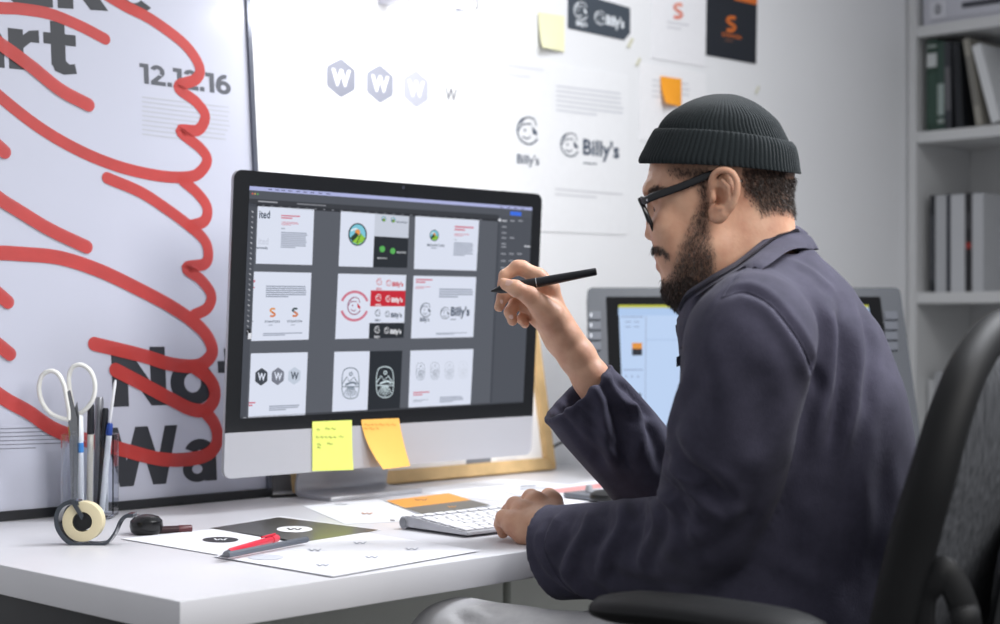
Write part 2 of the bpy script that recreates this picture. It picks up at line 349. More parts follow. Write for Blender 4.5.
# ------------------------------------------------------------------ sheets on the wall
wp = Plane((0, WY-.0012, 0), (1, 0, 0), (0, 0, 1))
def sheet(name, quad, col, label, cat, h=.0006, group=None):
    e = [wp.uv(*q) for q in quad]; cx = sum(u for u, v in e)/len(e); cz = min(v for u, v in e)
    root = empty(name, (cx, WY, cz), label, cat, group or 'printed sheets and cards pinned on the wall')
    b = B(); prism(b, [wp.p(u, v, h) for u, v in e], -wp.n*.0012); obj('sheet', b, paper(col), root); return root, Plane((0, WY-.0012-h-.0002, 0), (1, 0, 0), (0, 0, 1))
G1, G2, G3 = (122, 125, 138), (136, 139, 152), (168, 170, 182)
def hexlogo(a, cx, cy, rx, ry, c, wc, e=0):
    P = []
    u, v = a.pl.uv(cx, cy); ru = abs(a.pl.uv(cx+rx, cy)[0]-u); rv = abs(a.pl.uv(cx, cy+ry)[1]-v)
    hx = [(math.sin(t*PI/3), math.cos(t*PI/3)) for t in range(6)]; 
    for i in range(6):
        p, q, r = hx[i-1], hx[i], hx[(i+1) % 6]
        for t in (.12, .05): P.append((q[0]+(p[0]-q[0])*t*1.6, q[1]+(p[1]-q[1])*t*1.6))
        for t in (.05, .12): P.append((q[0]+(r[0]-q[0])*t*1.6, q[1]+(r[1]-q[1])*t*1.6))
    a.face([(u+ru*x*1.1, v+rv*y) for x, y in P], c, 0, e)
    s = rx*.62; sl = .12
    a.text('W', cx-s, cy+ry*.38-sl*s, cx+s, cy+ry*.38+sl*s, ry*.8, wc, 1, e, bold=.05)
def headlogo(a, cx, cy, r, c, e=0, txt=True, rc=None):
    rx, ry = r*.8, r; w_ = max(r*.10, .45)
    a.ring(cx, cy, rx, ry, w_, c, 0, e, 100, 330)
    a.stroke([(cx-rx*.7, cy-ry*.5), (cx-rx*.2, cy-ry*.95), (cx+rx*.5, cy-ry*.85), (cx+rx*.75, cy-ry*.35)], w_, c, 0, e)
    a.stroke([(cx-rx*.9, cy+ry*.0), (cx-rx*.5, cy-ry*.45), (cx+rx*.3, cy-ry*.5)], w_, c, 0, e)
    a.poly([(cx+rx*.35, cy-ry*.35), (cx+rx*.8, cy+ry*.1), (cx+rx*.75, cy+ry*.35), (cx+rx*.4, cy+ry*.15)], rc or c, 1, e)
    a.ell(cx-rx*.3, cy-ry*.05, r*.08, r*.1, c, 1, e, 8); a.stroke([(cx-rx*.5, cy+ry*.4), (cx-rx*.1, cy+ry*.55), (cx+rx*.2, cy+ry*.4)], w_, c, 0, e)
def slogo(a, cx, cy, r, c1, c2, e=0):
    w_ = r*.42
    a.stroke([(cx+r*.55, cy-r*.75), (cx-r*.1, cy-r*.8), (cx-r*.5, cy-r*.45), (cx-r*.1, cy-r*.1), (cx+r*.2, cy+r*.05)], w_, c1, 0, e)
    a.stroke([(cx-r*.2, cy-r*.05), (cx+r*.15, cy+r*.1), (cx+r*.5, cy+r*.45), (cx+r*.1, cy+r*.8), (cx-r*.55, cy+r*.75)], w_, c2, 1, e)
s1, sp1 = sheet('printed_sheet', [(307, 20), (500, 47), (500, 225), (307, 225)], (244, 245, 248), 'white sheet with a row of fading grey hexagon W badges above the computer', 'paper', .0003)
a = Art(sp1); hexlogo(a, 341, 78, 15, 20, G1, (236, 237, 242)); hexlogo(a, 380, 84, 14, 19.5, G2, (240, 240, 245)); hexlogo(a, 416, 89, 13, 19, G3, (244, 245, 248))
a.text('W', 445, 100, 457, 102, 13, (90, 92, 102), 0, bold=.03); a.para(323, 129, 380, 143, 3, .12, (214, 215, 220), fill=.3); a.para(400, 155, 465, 165, 2, .1, (222, 223, 228), fill=.3); a.done('print', s1)
s2, sp2 = sheet('printed_sheet', [(503, 55), (628, 75), (627, 235), (503, 230)], (233, 234, 237), 'white sheet with two dark round face logos, on the wall left of the beanie', 'paper', .0003)
a = Art(sp2); N = (58, 72, 92)
headlogo(a, 528, 131, 14, N); a.text("Billy's", 517, 163, 539, 165, 9, N, bold=.03)
headlogo(a, 570, 145, 12, N); a.text("Billy's", 583, 154, 619, 158, 15, N, bold=.05); a.para(583, 163, 606, 164, 1, .08, N)
a.para(556, 86, 624, 110, 6, .12, (205, 207, 214), fill=.35); a.para(555, 189, 625, 194, 2, .08, (206, 207, 212), fill=.3); a.para(508, 65, 545, 74, 2, .15, (222, 223, 228), fill=.3)
a.done('print', s2)
s3, sp3 = sheet('dark_card', [(568, -10), (630, 8), (630, 33), (624, 40), (568, 28)], (66, 74, 84), 'dark slate card with white face logos and a clipped corner, high on the wall', 'card')
a = Art(sp3); Wt = (225, 230, 236); headlogo(a, 581, 11, 9, Wt); a.text("Billy's", 576, 25, 587, 27, 5, Wt, bold=.06); headlogo(a, 600, 18, 7, Wt); a.text("Billy's", 606, 24, 624, 28, 9, Wt, bold=.08); a.done('print', s3)
s4, sp4 = sheet('printed_sheet', [(652, -14), (706, -2), (705, 67), (651, 58)], (236, 236, 240), 'white sheet with one small pale orange S mark, left of the black card', 'paper', .0003)
a = Art(sp4); slogo(a, 678, 11, 8, (232, 150, 130), (226, 130, 110)); a.para(667, 22, 690, 27, 2, .15, (206, 206, 212), fill=.3); a.done('print', s4)
s5, sp5 = sheet('dark_card', [(707, -14), (757, -3), (756, 64), (706, 55)], (34, 38, 46), 'black card with an orange S logo, at the right end of the wall display', 'card')
a = Art(sp5); OR = (214, 112, 44); slogo(a, 731, 24, 8, OR, OR); a.text('STANTON', 722, 36, 741, 39.5, 3.5, OR, bold=.03); a.para(725, 40, 738, 41, 1, .16, (120, 80, 60)); a.poly([(734, -8), (757, -3), (757, 5), (734, 0)], OR, 1); a.done('print', s5)
s6, sp6 = sheet('printed_sheet', [(640, 62), (706, 74), (705, 150), (640, 140)], (238, 238, 241), 'blank-looking white sheet behind the orange sticky note, above the beanie', 'paper', .0003)
a = Art(sp6); a.para(652, 80, 690, 96, 4, .12, (208, 209, 214), fill=.3); a.done('print', s6)
def sticky(name, x0, y0, x1, y1, sl, col, label, pl, off=.001, curl=.02, side=0, par=None, mark=None):
    """curled square note hanging from its top edge on plane pl; corners measured in the view"""
    q = [pl.uv(x0, y0), pl.uv(x1, y0+sl), pl.uv(x1, y1+sl), pl.uv(x0, y1)]
    def f(s, t):
        top = Vector(q[0])*(1-s)+Vector(q[1])*s; bot = Vector(q[3])*(1-s)+Vector(q[2])*s; p = top*(1-t)+bot*t
        return pl.p(p.x, p.y, off + curl*t*t*(1 if side == 0 else (1-s if side < 0 else s)))
    b = B(); grid(b, f, 8, 12, pl.n*.0003); m = paper(col); o = obj(name, b, m, None, True)
    tag(o, label, 'sticky note', 'square sticky notes'); return o
sticky('sticky_note', 538, 12, 564, 48, 4, (240, 238, 198), 'pale yellow sticky note on the wall, just left of the dark slate card', Plane((0, WY-.002, 0), (1, 0, 0), (0, 0, 1)), .0008, .012, -1)
sticky('sticky_note', 660, 76, 681, 104, 3, (250, 166, 44), 'bright orange curled sticky note on the wall just above the beanie', Plane((0, WY-.002, 0), (1, 0, 0), (0, 0, 1)), .001, .016, -1)
tm = mat('masking_tape', (228, 226, 205), .6, alpha=.7)
for i, (x, y, r_, lb) in enumerate(((630, 43, 6, 'short strip of pale tape at the clipped corner of the slate card'), (638, 62, 5, 'short strip of pale tape below the slate card, between two sheets'), (757, 90, 5, 'short strip of pale tape below the black card'))):
    u, v = wp.uv(x, y); b = B(); prism(b, [wp.p(u+dx*.001*r_, v+dz*.001*r_, .0016) for dx, dz in ((-2, -1.5), (-.5, -2), (2, 1.5), (.5, 2))], -wp.n*.0004)
    tag(obj('tape_strip', b, tm), lb, 'tape', 'strips of tape on the wall')
# ================================================================== computer
IO = Vector((1.39, 1.990, .783)); IV = Vector((0, -.028, .463)).normalized(); IW, IH = .648, .4555
ip = Plane(IO, (1, 0, 0), IV)
mac = empty('desktop_computer', (1.715, 2.05, DZ), 'large all-in-one desktop computer with black bezel and silver chin, showing grey artboards', 'computer')
def slabr(bm, pl, u0, v0, u1, v1, h0, h1, r, n=6):
    return prism(bm, [pl.p(u, v, h0) for u, v in rrect(u0, v0, u1, v1, r, n)], pl.n*(h1-h0))
CH = .068
# casing: rounded slab with a bulged back
def casing():
    b = B(); out = rrect(0, 0, IW, IH, .014, 6); prev = None; n = len(out)
    for k, (f, h) in enumerate(((1, -.0008), (1, -.006), (.985, -.010), (.93, -.018), (.80, -.030), (.55, -.042), (.25, -.048))):
        ring = [b.verts.new(ip.p(IW/2+(u-IW/2)*f, IH/2+(v-IH/2)*f, h)) for u, v in out]
        if prev:
            for i in range(n): b.faces.new((prev[i], prev[(i+1) % n], ring[(i+1) % n], ring[i]))
        else: b.faces.new(ring)
        prev = ring
    b.faces.new(prev); return b
obj('casing', casing(), ALU, mac, True)
b = B(); P = [(0, CH), (0, .014)] ; 
chin = [(u, v) for u, v in rrect(0, 0, IW, .12, .014, 6) if v < .06]; chin = [(IW, CH)] + [(0, CH)] + chin
prism(b, [ip.p(u, v, 0) for u, v in chin], ip.n*.0008); obj('chin', b, mat('chin_aluminium', (184, 185, 191), .35, .15), mac)
bz = [(u, v) for u, v in rrect(0, .30, IW, IH, .014, 6) if v > .35]; bz = [(0, CH), (IW, CH)] + bz
b = B(); prism(b, [ip.p(u, v, 0) for u, v in bz], ip.n*.0008); obj('bezel', b, mat('bezel_glass', (14, 16, 20), .12, coat=.5), mac)
u, v = ip.uv(403, 187.5); b = B(); lathe(b, [(0, 0), (.003, 0), (.003, .0002), (0, .0003)], 16, Matrix.Translation(ip.p(u, v, .0009)) @ ip.n.to_track_quat('Z', 'Y').to_matrix().to_4x4()); obj('camera_dot', b, ink((44, 46, 60)), mac)
# screen picture
E_ = .95; a = Art(Plane(ip.p(0, 0, .0009), (1, 0, 0), IV), .0004); a.bh = .00015
def q(pts, c, lay=1): a.bh = 0; a.poly(pts, c, lay*.12, E_); a.bh = .00015
def rel(qd, x, y):   # point inside a quad, 0..1
    (ax, ay), (bx, by), (cx, cy), (dx, dy) = qd; return ((ax*(1-x)+bx*x)*(1-y)+(dx*(1-x)+cx*x)*y, (ay*(1-x)+by*x)*(1-y)+(dy*(1-x)+cy*x)*y)
def sub(qd, x0, y0, x1, y1, c, lay=2): q([rel(qd, x0, y0), rel(qd, x1, y0), rel(qd, x1, y1), rel(qd, x0, y1)], c, lay)
def par(qd, x0, y0, x1, y1, n, c, fill=.55):
    for i in range(n):
        t0 = y0+(y1-y0)*i/n; sub(qd, x0, t0, x1-(random.random()*.04 if i < n-1 else (x1-x0)*.45), t0+(y1-y0)/n*fill, c, 3)
SCR = [(249.5, 186), (532, 207.5), (523, 402.5), (239.8, 419)]
q(SCR, (88, 92, 101), 0)
q([(249.5, 186), (532, 207.5), (531.9, 210.5), (249.3, 190)], (176, 182, 226), 1)          # menu bar
for i, x in enumerate((268, 275, 281, 288, 296, 303, 310, 318, 326)): y = 186+(x-249.5)*.0761+2; q([(x, y-.6), (x+4, y-.3), (x+4, y+.7), (x, y+.4)], (96, 98, 140), 2)
for i, x in enumerate((500, 507, 514, 521)): y = 186+(x-249.5)*.0761+2; q([(x, y-.6), (x+3, y-.3), (x+3, y+.7), (x, y+.4)], (96, 98, 140), 2)
q([(249.3, 190), (531.9, 210.5), (531.6, 217), (248.9, 198.5)], (80, 84, 93), 1)
for i, c in enumerate(((214, 96, 84), (208, 170, 90), (104, 172, 96))): a.ell(252.2+i*2.6, 193.6+i*.2, .9, .9, c, .3, E_, 8)
q([(510, 211.3), (521, 212.1), (521, 216), (510, 215.2)], (58, 112, 232), 2)
q([(248.9, 198.5), (498, 214.8), (498, 219), (248.7, 203)], (54, 57, 64), 1)
a.para(258, 201.2, 290, 201.2, 1, .066, (168, 170, 178), .3, E_); a.para(297, 203.8, 345, 203.8, 1, .066, (132, 134, 142), .3, E_)
q([(248.7, 203), (498, 219), (498, 221.5), (248.6, 206.5)], (40, 43, 50), 1)
for i in range(26): x = 262+i*8.7; y = 204+(x-249)*.0655; q([(x, y), (x+2.2, y+.1), (x+2.2, y+1.4), (x, y+1.3)], (110, 112, 120), 2)
q([(248.6, 203), (256.5, 204), (246.2, 418.6), (239.8, 419)], (72, 76, 85), 1)            # tool strip
for i in range(24): y = 211+i*5.2; x = 251.8-(y-206)*.042; a.stroke([(x, y), (x+1.6, y+1.5)], 1.2, (150, 152, 160) if i % 3 else (186, 188, 196), .25, E_, k=1)
q([(246, 329), (250, 329), (250, 335), (246, 335)], (22, 22, 26), 2); q([(248, 333), (251.3, 333), (251, 339), (247.6, 339)], (226, 228, 236), 3)
q([(498, 215), (531.4, 217.3), (523, 402.5), (489.5, 404.4)], (76, 80, 89), 1)             # right panel
q([(498, 215), (500, 215.2), (491.6, 404.3), (489.5, 404.4)], (66, 70, 79), 2)
for y, n in ((220, 3), (226, 1), (232, 1), (237, 2), (243, 1), (246, 1), (253, 3), (260, 2), (267, 2), (300, 1)):
    for i in range(n):
        x = 502+i*8-(y-220)*.03; q([(x, y), (x+4.5, y+.3), (x+4.5, y+1.7), (x, y+1.4)], (206, 208, 216) if i == 0 and y < 222 else (150, 153, 162), 2)
q([(524, 245.5), (530, 246), (530, 247.3), (524, 246.8)], (206, 208, 216), 2); a.ell(499.5, 220, 1.5, 1.6, (214, 216, 224), .4, E_, 8)
q([(240, 416.8), (523, 401), (523, 402.5), (239.8, 419)], (60, 63, 70), 1)
for i in range(9): x = 243+i*5; y = 417.8-(x-240)*.058; q([(x, y-.4), (x+3, y-.5), (x+3, y+.4), (x, y+.5)], (160, 162, 170), 2)
AB = (222, 228, 244); TXg = (142, 150, 168); PK = (206, 110, 130); DK = (32, 38, 46); NV = (50, 66, 88)
c11 = [(257.6, 206.2), (314, 209.3), (312, 265), (255.6, 263.6)]; c12 = [(253.8, 271.6), (311.3, 272.8), (308.4, 339.6), (251.2, 341)]
c13 = [(250.8, 353.4), (307.6, 352.2), (305, 415), (248, 417.5)]
c21 = [(340.8, 211), (409, 216.4), (407, 268), (338.4, 266.3)]; c22 = [(338, 273.6), (406, 275), (403.4, 337.8), (335, 339)]
c23 = [(334.2, 351.8), (402.2, 350.6), (399.6, 408), (332, 411.8)]
c31 = [(415.2, 216), (479, 220.2), (476.2, 270.7), (413.8, 269)]; c32 = [(413.4, 275.7), (476, 277), (473, 337), (410.8, 338.4)]
c33 = [(410.3, 350.6), (473.2, 349), (470.3, 404.4), (408.2, 407.6)]
for c in (c11, c12, c13, c21, c22, c23, c31, c32, c33): q(c, AB, 1)
def tx(s, qd, x0, x1, y, hh, c, bold=.03):
    p, r = rel(qd, x0, y), rel(qd, x1, y); a.text(s, p[0], p[1], r[0], r[1], hh, c, .4, E_, bold)
tx('ited', c11, .03, .22, .20, 7.5, NV, .04); tx('ited', c11, .03, .21, .66, 6.5, (204, 210, 226), .04); tx('community', c11, .0, .2, .74, 2.6, NV, .03)
par(c11, .42, .13, .78, .21, 2, PK); par(c11, .43, .25, .74, .32, 3, PK, .4); par(c11, .43, .36, .55, .39, 1, TXg); par(c11, .43, .43, .9, .72, 9, TXg)
par(c12, .0, .12, .05, .18, 1, PK); par(c12, .0, .22, .04, .25, 1, PK); par(c12, .22, .2, .94, .38, 6, TXg)
for x, c1, c2 in ((.35, (222, 150, 82), (214, 120, 60)), (.74, (44, 66, 70), (208, 118, 64))):
    p = rel(c12, x, .59); slogo(a, p[0], p[1], 4.6, c1, c2, E_); tx('STANTON', c12, x-.13, x+.13, .74, 2.3, NV, .03); par(c12, x-.06, .77, x+.06, .79, 1, TXg)
par(c12, .2, .89, .9, .94, 2, TXg); par(c12, .0, .71, .03, .73, 1, DK)
for x, cc, wc in ((.2, (62, 68, 78), AB), (.49, (120, 124, 138), AB), (.78, (196, 206, 222), (60, 70, 84))): p = rel(c13, x, .37); hexlogo(a, p[0], p[1], 6.4, 9, cc, wc, E_)
par(c13, .0, .76, .12, .84, 2, PK); par(c13, .36, .83, .9, .92, 3, TXg)
sub(c21, .50, 0, 1, .42, (202, 208, 222), 1.5); sub(c21, .50, .42, 1, 1, DK, 1.6)
def mountain(cx, cy, r):
    a.ell(cx, cy, r*.86, r*1.06, (26, 34, 36), .3, E_); a.ell(cx, cy, r*.74, r*.94, (126, 200, 220), .42, E_)
    a.ell(cx, cy-r*.2, r*.24, r*.28, (232, 150, 72), .5, E_)
    a.poly([(cx-r*.7, cy+r*.3), (cx-r*.15, cy-r*.2), (cx+r*.25, cy+r*.2), (cx-.1*r, cy+r*.7), (cx-r*.5, cy+r*.65)], (40, 62, 44), .6, E_)
    a.poly([(cx-r*.5, cy+r*.68), (cx+r*.3, cy-r*.1), (cx+r*.7, cy+r*.32), (cx+r*.45, cy+r*.72), (cx, cy+r*.94)], (146, 200, 62), .7, E_)
    a.stroke([(cx+r*.3, cy-r*.1), (cx+r*.15, cy+r*.3), (cx-.1*r, cy+r*.85)], max(r*.1, .5), (40, 62, 44), .8, E_)
    a.stroke([(cx-r*.6, cy-r*.35), (cx-r*.3, cy-r*.5), (cx-r*.05, cy-r*.55)], r*.14, (236, 240, 246), .55, E_)
mountain(357.3, 234.5, 10.8); mountain(383.5, 219, 2.6); mountain(393, 220, 2.6)
tx('MOUNTAIN', c21, .82, .97, .14, 1.8, NV); a.ell(382, 249, 2.8, 3.2, (90, 180, 90), .4, E_); tx('MOUNTAIN', c21, .56, .70, .84, 1.5, (220, 224, 230)); a.ell(392.5, 251, 2.6, 3, (90, 180, 90), .4, E_); tx('MOUNTAIN', c21, .84, .97, .72, 1.8, (220, 224, 230))
# round badge and the red, white and black logo strips
RD = (200, 34, 52)
a.ring(354.3, 306, 14.5, 15.5, 2.4, (206, 120, 140), .3, E_, 20, 160); a.ring(354.3, 306, 14.5, 15.5, 2.4, (206, 120, 140), .3, E_, 200, 340); headlogo(a, 354.3, 306, 9, (150, 80, 112), E_, rc=RD)
sub(c22, .49, .25, 1, .50, RD, 1.5); sub(c22, .49, .76, 1, 1, DK, 1.5)
for y, cc in ((.13, RD), (.38, (240, 240, 246)), (.62, NV), (.88, (234, 236, 242))):
    p = rel(c22, .61, y); headlogo(a, p[0], p[1]-1, 3.6, cc, E_); p = rel(c22, .75, y); headlogo(a, p[0], p[1], 3.2, cc, E_); tx("Billy's", c22, .80, .96, y+.05, 4.2, cc, .07); tx("Billy's", c22, .57, .65, y+.11, 2, cc, .05)
# arched badges
sub(c23, .52, 0, 1, 1, DK, 1.5)
def badge(cx, cy, rx, ry, c):
    w_ = max(rx*.11, .4); a.stroke([(cx-rx, cy-ry*.4), (cx-rx*.75, cy-ry*.85), (cx, cy-ry), (cx+rx*.75, cy-ry*.85), (cx+rx, cy-ry*.4), (cx+rx, cy+ry*.4), (cx+rx*.75, cy+ry*.85), (cx, cy+ry), (cx-rx*.75, cy+ry*.85), (cx-rx, cy+ry*.4), (cx-rx, cy-ry*.4)], w_, c, .5, E_, 3)
    a.ring(cx+rx*.05, cy-ry*.6, rx*.22, rx*.25, w_, c, .5, E_, n=14)
    a.stroke([(cx-rx, cy+ry*.05), (cx-rx*.45, cy-ry*.4), (cx-.1*rx, cy-ry*.1), (cx+rx*.4, cy-ry*.4), (cx+rx, cy+ry*.1)], w_*1.1, c, .5, E_, 1)
    a.stroke([(cx-rx*.6, cy+ry*.1), (cx-.1*rx, cy), (cx+rx*.4, cy-ry*.05), (cx+rx*.75, cy+ry*.1)], w_*2, c, .5, E_, 2)
    for k in range(-3, 4): a.stroke([(cx+k*rx*.1, cy+ry*.25), (cx+k*rx*.26, cy+ry*(.92-abs(k)*.07))], w_, c, .5, E_, 1)
    a.stroke([(cx-rx, cy+ry*.22), (cx+rx, cy+ry*.22)], w_, c, .5, E_, 1)
badge(350.2, 383.2, 8.4, 15.5, (86, 104, 120)); badge(384.6, 382, 8.4, 15.5, (210, 226, 232))
mountain(434, 235.5, 5.4); mountain(434, 235.5, 5.4); tx('MOUNTAIN', c31, .2, .47, .56, 2.6, NV, .03); par(c31, .26, .58, .42, .61, 1, TXg)
par(c31, .62, .14, .92, .25, 2, PK); par(c31, .62, .29, .86, .35, 2, PK, .4); par(c31, .62, .40, .7, .42, 1, TXg); par(c31, .62, .46, .94, .73, 8, TXg)
par(c32, .04, .05, .32, .13, 2, PK); par(c32, .04, .17, .28, .22, 2, PK, .4); par(c32, .42, .20, .97, .36, 4, TXg)
headlogo(a, 425.6, 310, 7.2, NV, E_); tx("Billy's", c32, .13, .28, .73, 4, NV, .05); headlogo(a, 445, 313, 6, NV, E_); tx("Billy's", c32, .62, .92, .64, 8.5, NV, .06); par(c32, .62, .70, .78, .72, 1, NV); par(c32, .4, .92, .92, .96, 2, TXg)
for x, cc in ((.17, (132, 142, 156)), (.40, (150, 158, 172)), (.63, (176, 184, 198)), (.85, (206, 212, 226))): p = rel(c33, x, .37); badge(p[0], p[1], 4.2, 8.6, cc)
par(c33, .07, .73, .34, .81, 2, PK); par(c33, .07, .87, .34, .92, 2, TXg, .4); par(c33, .5, .84, .88, .95, 4, TXg)
a.done('screen', mac, 'lit screen with nine white artboards on grey')
# stand and cable
def stand_pt(s, t):
    path = sm([(0, 2.045, .955), (0, 2.075, .86), (0, 2.105, .775), (0, 2.112, .742), (0, 2.098, .7345), (0, 2.05, .7335), (0, 2.02, .7335)], 5)
    i = min(int(t*(len(path)-1)), len(path)-2); f = t*(len(path)-1)-i; p = path[i]*(1-f)+path[i+1]*f
    return Vector((1.617+.192*s, p.y, p.z))
b = B(); grid(b, stand_pt, 2, 30); me = bpy.data.meshes.new('stand'); bmesh.ops.recalc_face_normals(b, faces=b.faces); b.to_mesh(me); b.free()
st = finish('stand', me, ALU, mac, True); md = st.modifiers.new('s', 'SOLIDIFY'); md.thickness = .007; md.offset = 0; bv = st.modifiers.new('b', 'BEVEL'); bv.width = .001; bv.limit_method = 'ANGLE'
b = B(); tube(b, sm([(1.73, 2.085, .86), (1.735, 2.115, .81), (1.70, 2.135, .76), (1.66, 2.14, .7345), (1.63, 2.12, .733), (1.58, 2.13, .733)]), .0028, 8); tag(obj('power_cable', b, BLACKP, None, True), 'thin black cable falling behind the computer stand onto the desk', 'cable')
ipc = Plane(ip.p(0, 0, .0013), (1, 0, 0), IV)
def mnote(o_pl, pts_, col): a_ = Art(o_pl, .0004); return a_
s1_ = sticky('sticky_note', 312, 421.5, 351.5, 471, -1.5, (230, 242, 122), "lemon yellow sticky note with pencilled lines stuck on the computer's chin", ipc, .0006, .004, 1)
nl = Plane(ip.p(0, 0, .0055), (1, 0, 0), IV); nl2 = Plane(ip.p(0, 0, .0028), (1, 0, 0), IV)
def scrib(pl, rows, name, par_, col):
    a_ = Art(pl, .0003)
    for x0, x1, y in rows:
        x = x0
        while x < x1-1:
            L = 2+random.random()*4; a_.stroke([(x, y), (x+L*.3, y-1.2), (x+L*.6, y+.4), (min(x+L, x1), y-.6)], .6, col, 0, 0, 2); x += L+1.2
    return a_.done(name, par_)
scrib(nl2, [(317, 322, 430), (325, 337, 429), (316, 336, 437.5), (339, 344, 437), (317, 321, 445), (327, 333, 444), (317, 320, 448)], 'handwriting', s1_, (110, 116, 60))
def orange_note():
    def f(s, t):
        x0 = 360.5+13*t**1.6; x1 = 398+7*t; y0 = 419.5+48*t; y1 = 418+47*t
        u, v = ip.uv(x0*(1-s)+x1*s, y0*(1-s)+y1*s); return ip.p(u, v, .002+.022*t*t*(1-.5*s))
    b = B(); grid(b, f, 8, 14, ip.n*.0003); o = obj('sticky_note', b, paper((255, 196, 100)), None, True)
    return tag(o, "soft orange sticky note curling forward off the computer's chin", 'sticky note', 'square sticky notes')
o2 = orange_note(); scrib(Plane(ip.p(0, 0, .0045), (1, 0, 0), IV), [(364, 390, 425), (364, 378, 429), (391, 396, 425)], 'handwriting', o2, (170, 110, 40))

# ------------------------------------------------------------------ wooden picture frame leaning behind
fl = Vector((0, .178, 1)).normalized(); fp = Plane((1.652, 2.165, DZ), (1, 0, 0), fl); fpw, fph = .624, .47
pf = empty('picture_frame', (1.96, 2.17, DZ), 'pale wooden picture frame leaning on the wall behind the computer', 'picture frame')
wood = mat('pale_wood', (220, 186, 134), .5, noise=.25, nscale=18, bump=.2, bscale=90)
for nm, P in (('frame_rail', [(0, 0), (fpw, 0), (fpw-.024, .024), (.024, .024)]), ('frame_rail', [(0, fph), (fpw, fph), (fpw-.024, fph-.024), (.024, fph-.024)]),
              ('frame_side', [(0, 0), (.024, .024), (.024, fph-.024), (0, fph)]), ('frame_side', [(fpw, 0), (fpw, fph), (fpw-.024, fph-.024), (fpw-.024, .024)])):
    b = B(); prism(b, [fp.p(u, v, -.004) for u, v in P], fp.n*.018); bmesh.ops.bevel(b, geom=b.edges[:], offset=.002, segments=2, affect='EDGES'); obj(nm, b, wood, pf, True)
b = B(); slab(b, fp, .02, .02, fpw-.02, fph-.02, -.003, .002); obj('mat_board', b, paper((238, 238, 240)), pf)
a = Art(Plane(fp.p(0, 0, .0022), (1, 0, 0), fl)); a.poly([(466, 459), (491, 457), (491, 463), (466, 465)], (128, 132, 140)); a.para(497, 460, 530, 460, 1, -.08, (200, 202, 208)); a.poly([(400, 300), (500, 300), (500, 440), (400, 440)], (222, 220, 220)); a.done('print', pf)

# ------------------------------------------------------------------ papers on the desk
def flat(name, pts_, z, col, label, cat='paper', curl=0, side=None):
    P = [atZ(x, y, z) for x, y in pts_]; cx = sum(p.x for p in P)/len(P); cy = sum(p.y for p in P)/len(P)
    root = empty(name, (cx, cy, z), label, cat, 'papers spread on the desk')
    b = B()
    if len(P) == 4:
        def f(s, t):
            p = (P[0]*(1-s)+P[1]*s)*(1-t)+(P[3]*(1-s)+P[2]*s)*t
            e = (2*s-1)**4*.6+(2*t-1)**4*.4; return Vector((p.x, p.y, z+curl*e))
        grid(b, f, 14, 14, (0, 0, -.0004))
    else: prism(b, [Vector((p.x, p.y, z)) for p in P], (0, 0, -.0004))
    for f in b.faces: f.normal_update()
    obj('sheet', b, paper(col) if isinstance(col, tuple) else col, root, True); return root, Plane((0, 0, z+.0002+curl*.5), (1, 0, 0), (0, 1, 0))
class FArt(Art):
    """print on a horizontal sheet; ellipses etc. given in view pixels on both axes"""
    def ell(s, cx, cy, rx, ry, c, lay=0, e=0, n=28): s.poly([(cx+rx*math.cos(2*PI*k/n), cy+ry*math.sin(2*PI*k/n)) for k in range(n)], c, lay, e)
    def mark(s, cx, cy, w_, h_, c, lay=0):
        P = [(-1, -.8), (-.55, .8), (-.05, -.6), (.5, .8), (1, -.8)]; pp_ = [(cx+x*w_, cy+y*h_) for x, y in P]
        for p0, p1 in zip(pp_, pp_[1:]): s.poly([(p0[0]-w_*.18, p0[1]), (p0[0]+w_*.18, p0[1]), (p1[0]+w_*.18, p1[1]), (p1[0]-w_*.18, p1[1])], c, lay)
glossy = mat('glossy_dark_print', (72, 70, 64), .3, coat=.4)
z = DZ+.0006
r_, f_ = flat('printed_sheet', [(402, 490), (500, 479), (592, 486), (492, 500)], z, (238, 239, 244), 'blank white sheet lying between the picture frame and the left hand')
r_, f_ = flat('printed_sheet', [(505, 492), (611, 479), (668, 489), (560, 506)], z+.0012, (236, 236, 242), 'white sheet with pale red print lying beyond the left hand')
a = FArt(f_); a.poly([(552, 489.5), (600, 483.5), (622, 484), (612, 486.5), (570, 492), (560, 493)], (226, 160, 158)); a.para(520, 489, 548, 486, 2, -.05, (190, 196, 206), fill=.3); a.done('print', r_)
r_, f_ = flat('printed_sheet', [(303, 506), (377, 499), (447, 519), (345, 524)], z, (234, 235, 240), 'white sheet with tiny orange mark lying at the foot of the computer')
a = FArt(f_); a.mark(367, 513.5, 5, 1, (214, 150, 116)); a.mark(341, 504.3, 6, .7, (176, 178, 186)); a.para(390, 520, 398, 521, 1, .1, (120, 122, 130), fill=1); a.done('print', r_)
r_, f_ = flat('printed_sheet', [(384, 500.5), (449, 492.6), (492, 505), (427, 516.5)], z+.0012, (222, 224, 230), 'sheet half orange and half dark grey, lying behind the keyboard')
a = FArt(f_); a.poly([(386, 500.7), (448.7, 493.1), (471, 500), (405, 508)], (236, 160, 62)); a.poly([(405, 508), (471, 500), (490, 505), (427, 515.8)], (112, 108, 100), 0); a.mark(421, 500, 6, 1.1, (150, 100, 50), 1); a.mark(452, 507, 4, 1, (216, 150, 66), 1); a.done('print', r_)
r_, f_ = flat('dark_sheet', [(209, 528.5), (280, 516), (381, 530), (308, 547)], z+.0003, (236, 236, 240), 'dark glossy printed sheet with a white oval badge, lying in front of the computer', 'paper')
a = FArt(f_); a.poly([(210, 528.3), (279, 517.3), (379, 530), (308, 545.5)], glossy); a.ell(294.5, 529.6, 18, 3.1, (240, 240, 242), 1.2); a.mark(294.5, 529.6, 7, 1.3, (70, 68, 64), 2); a.done('print', r_)
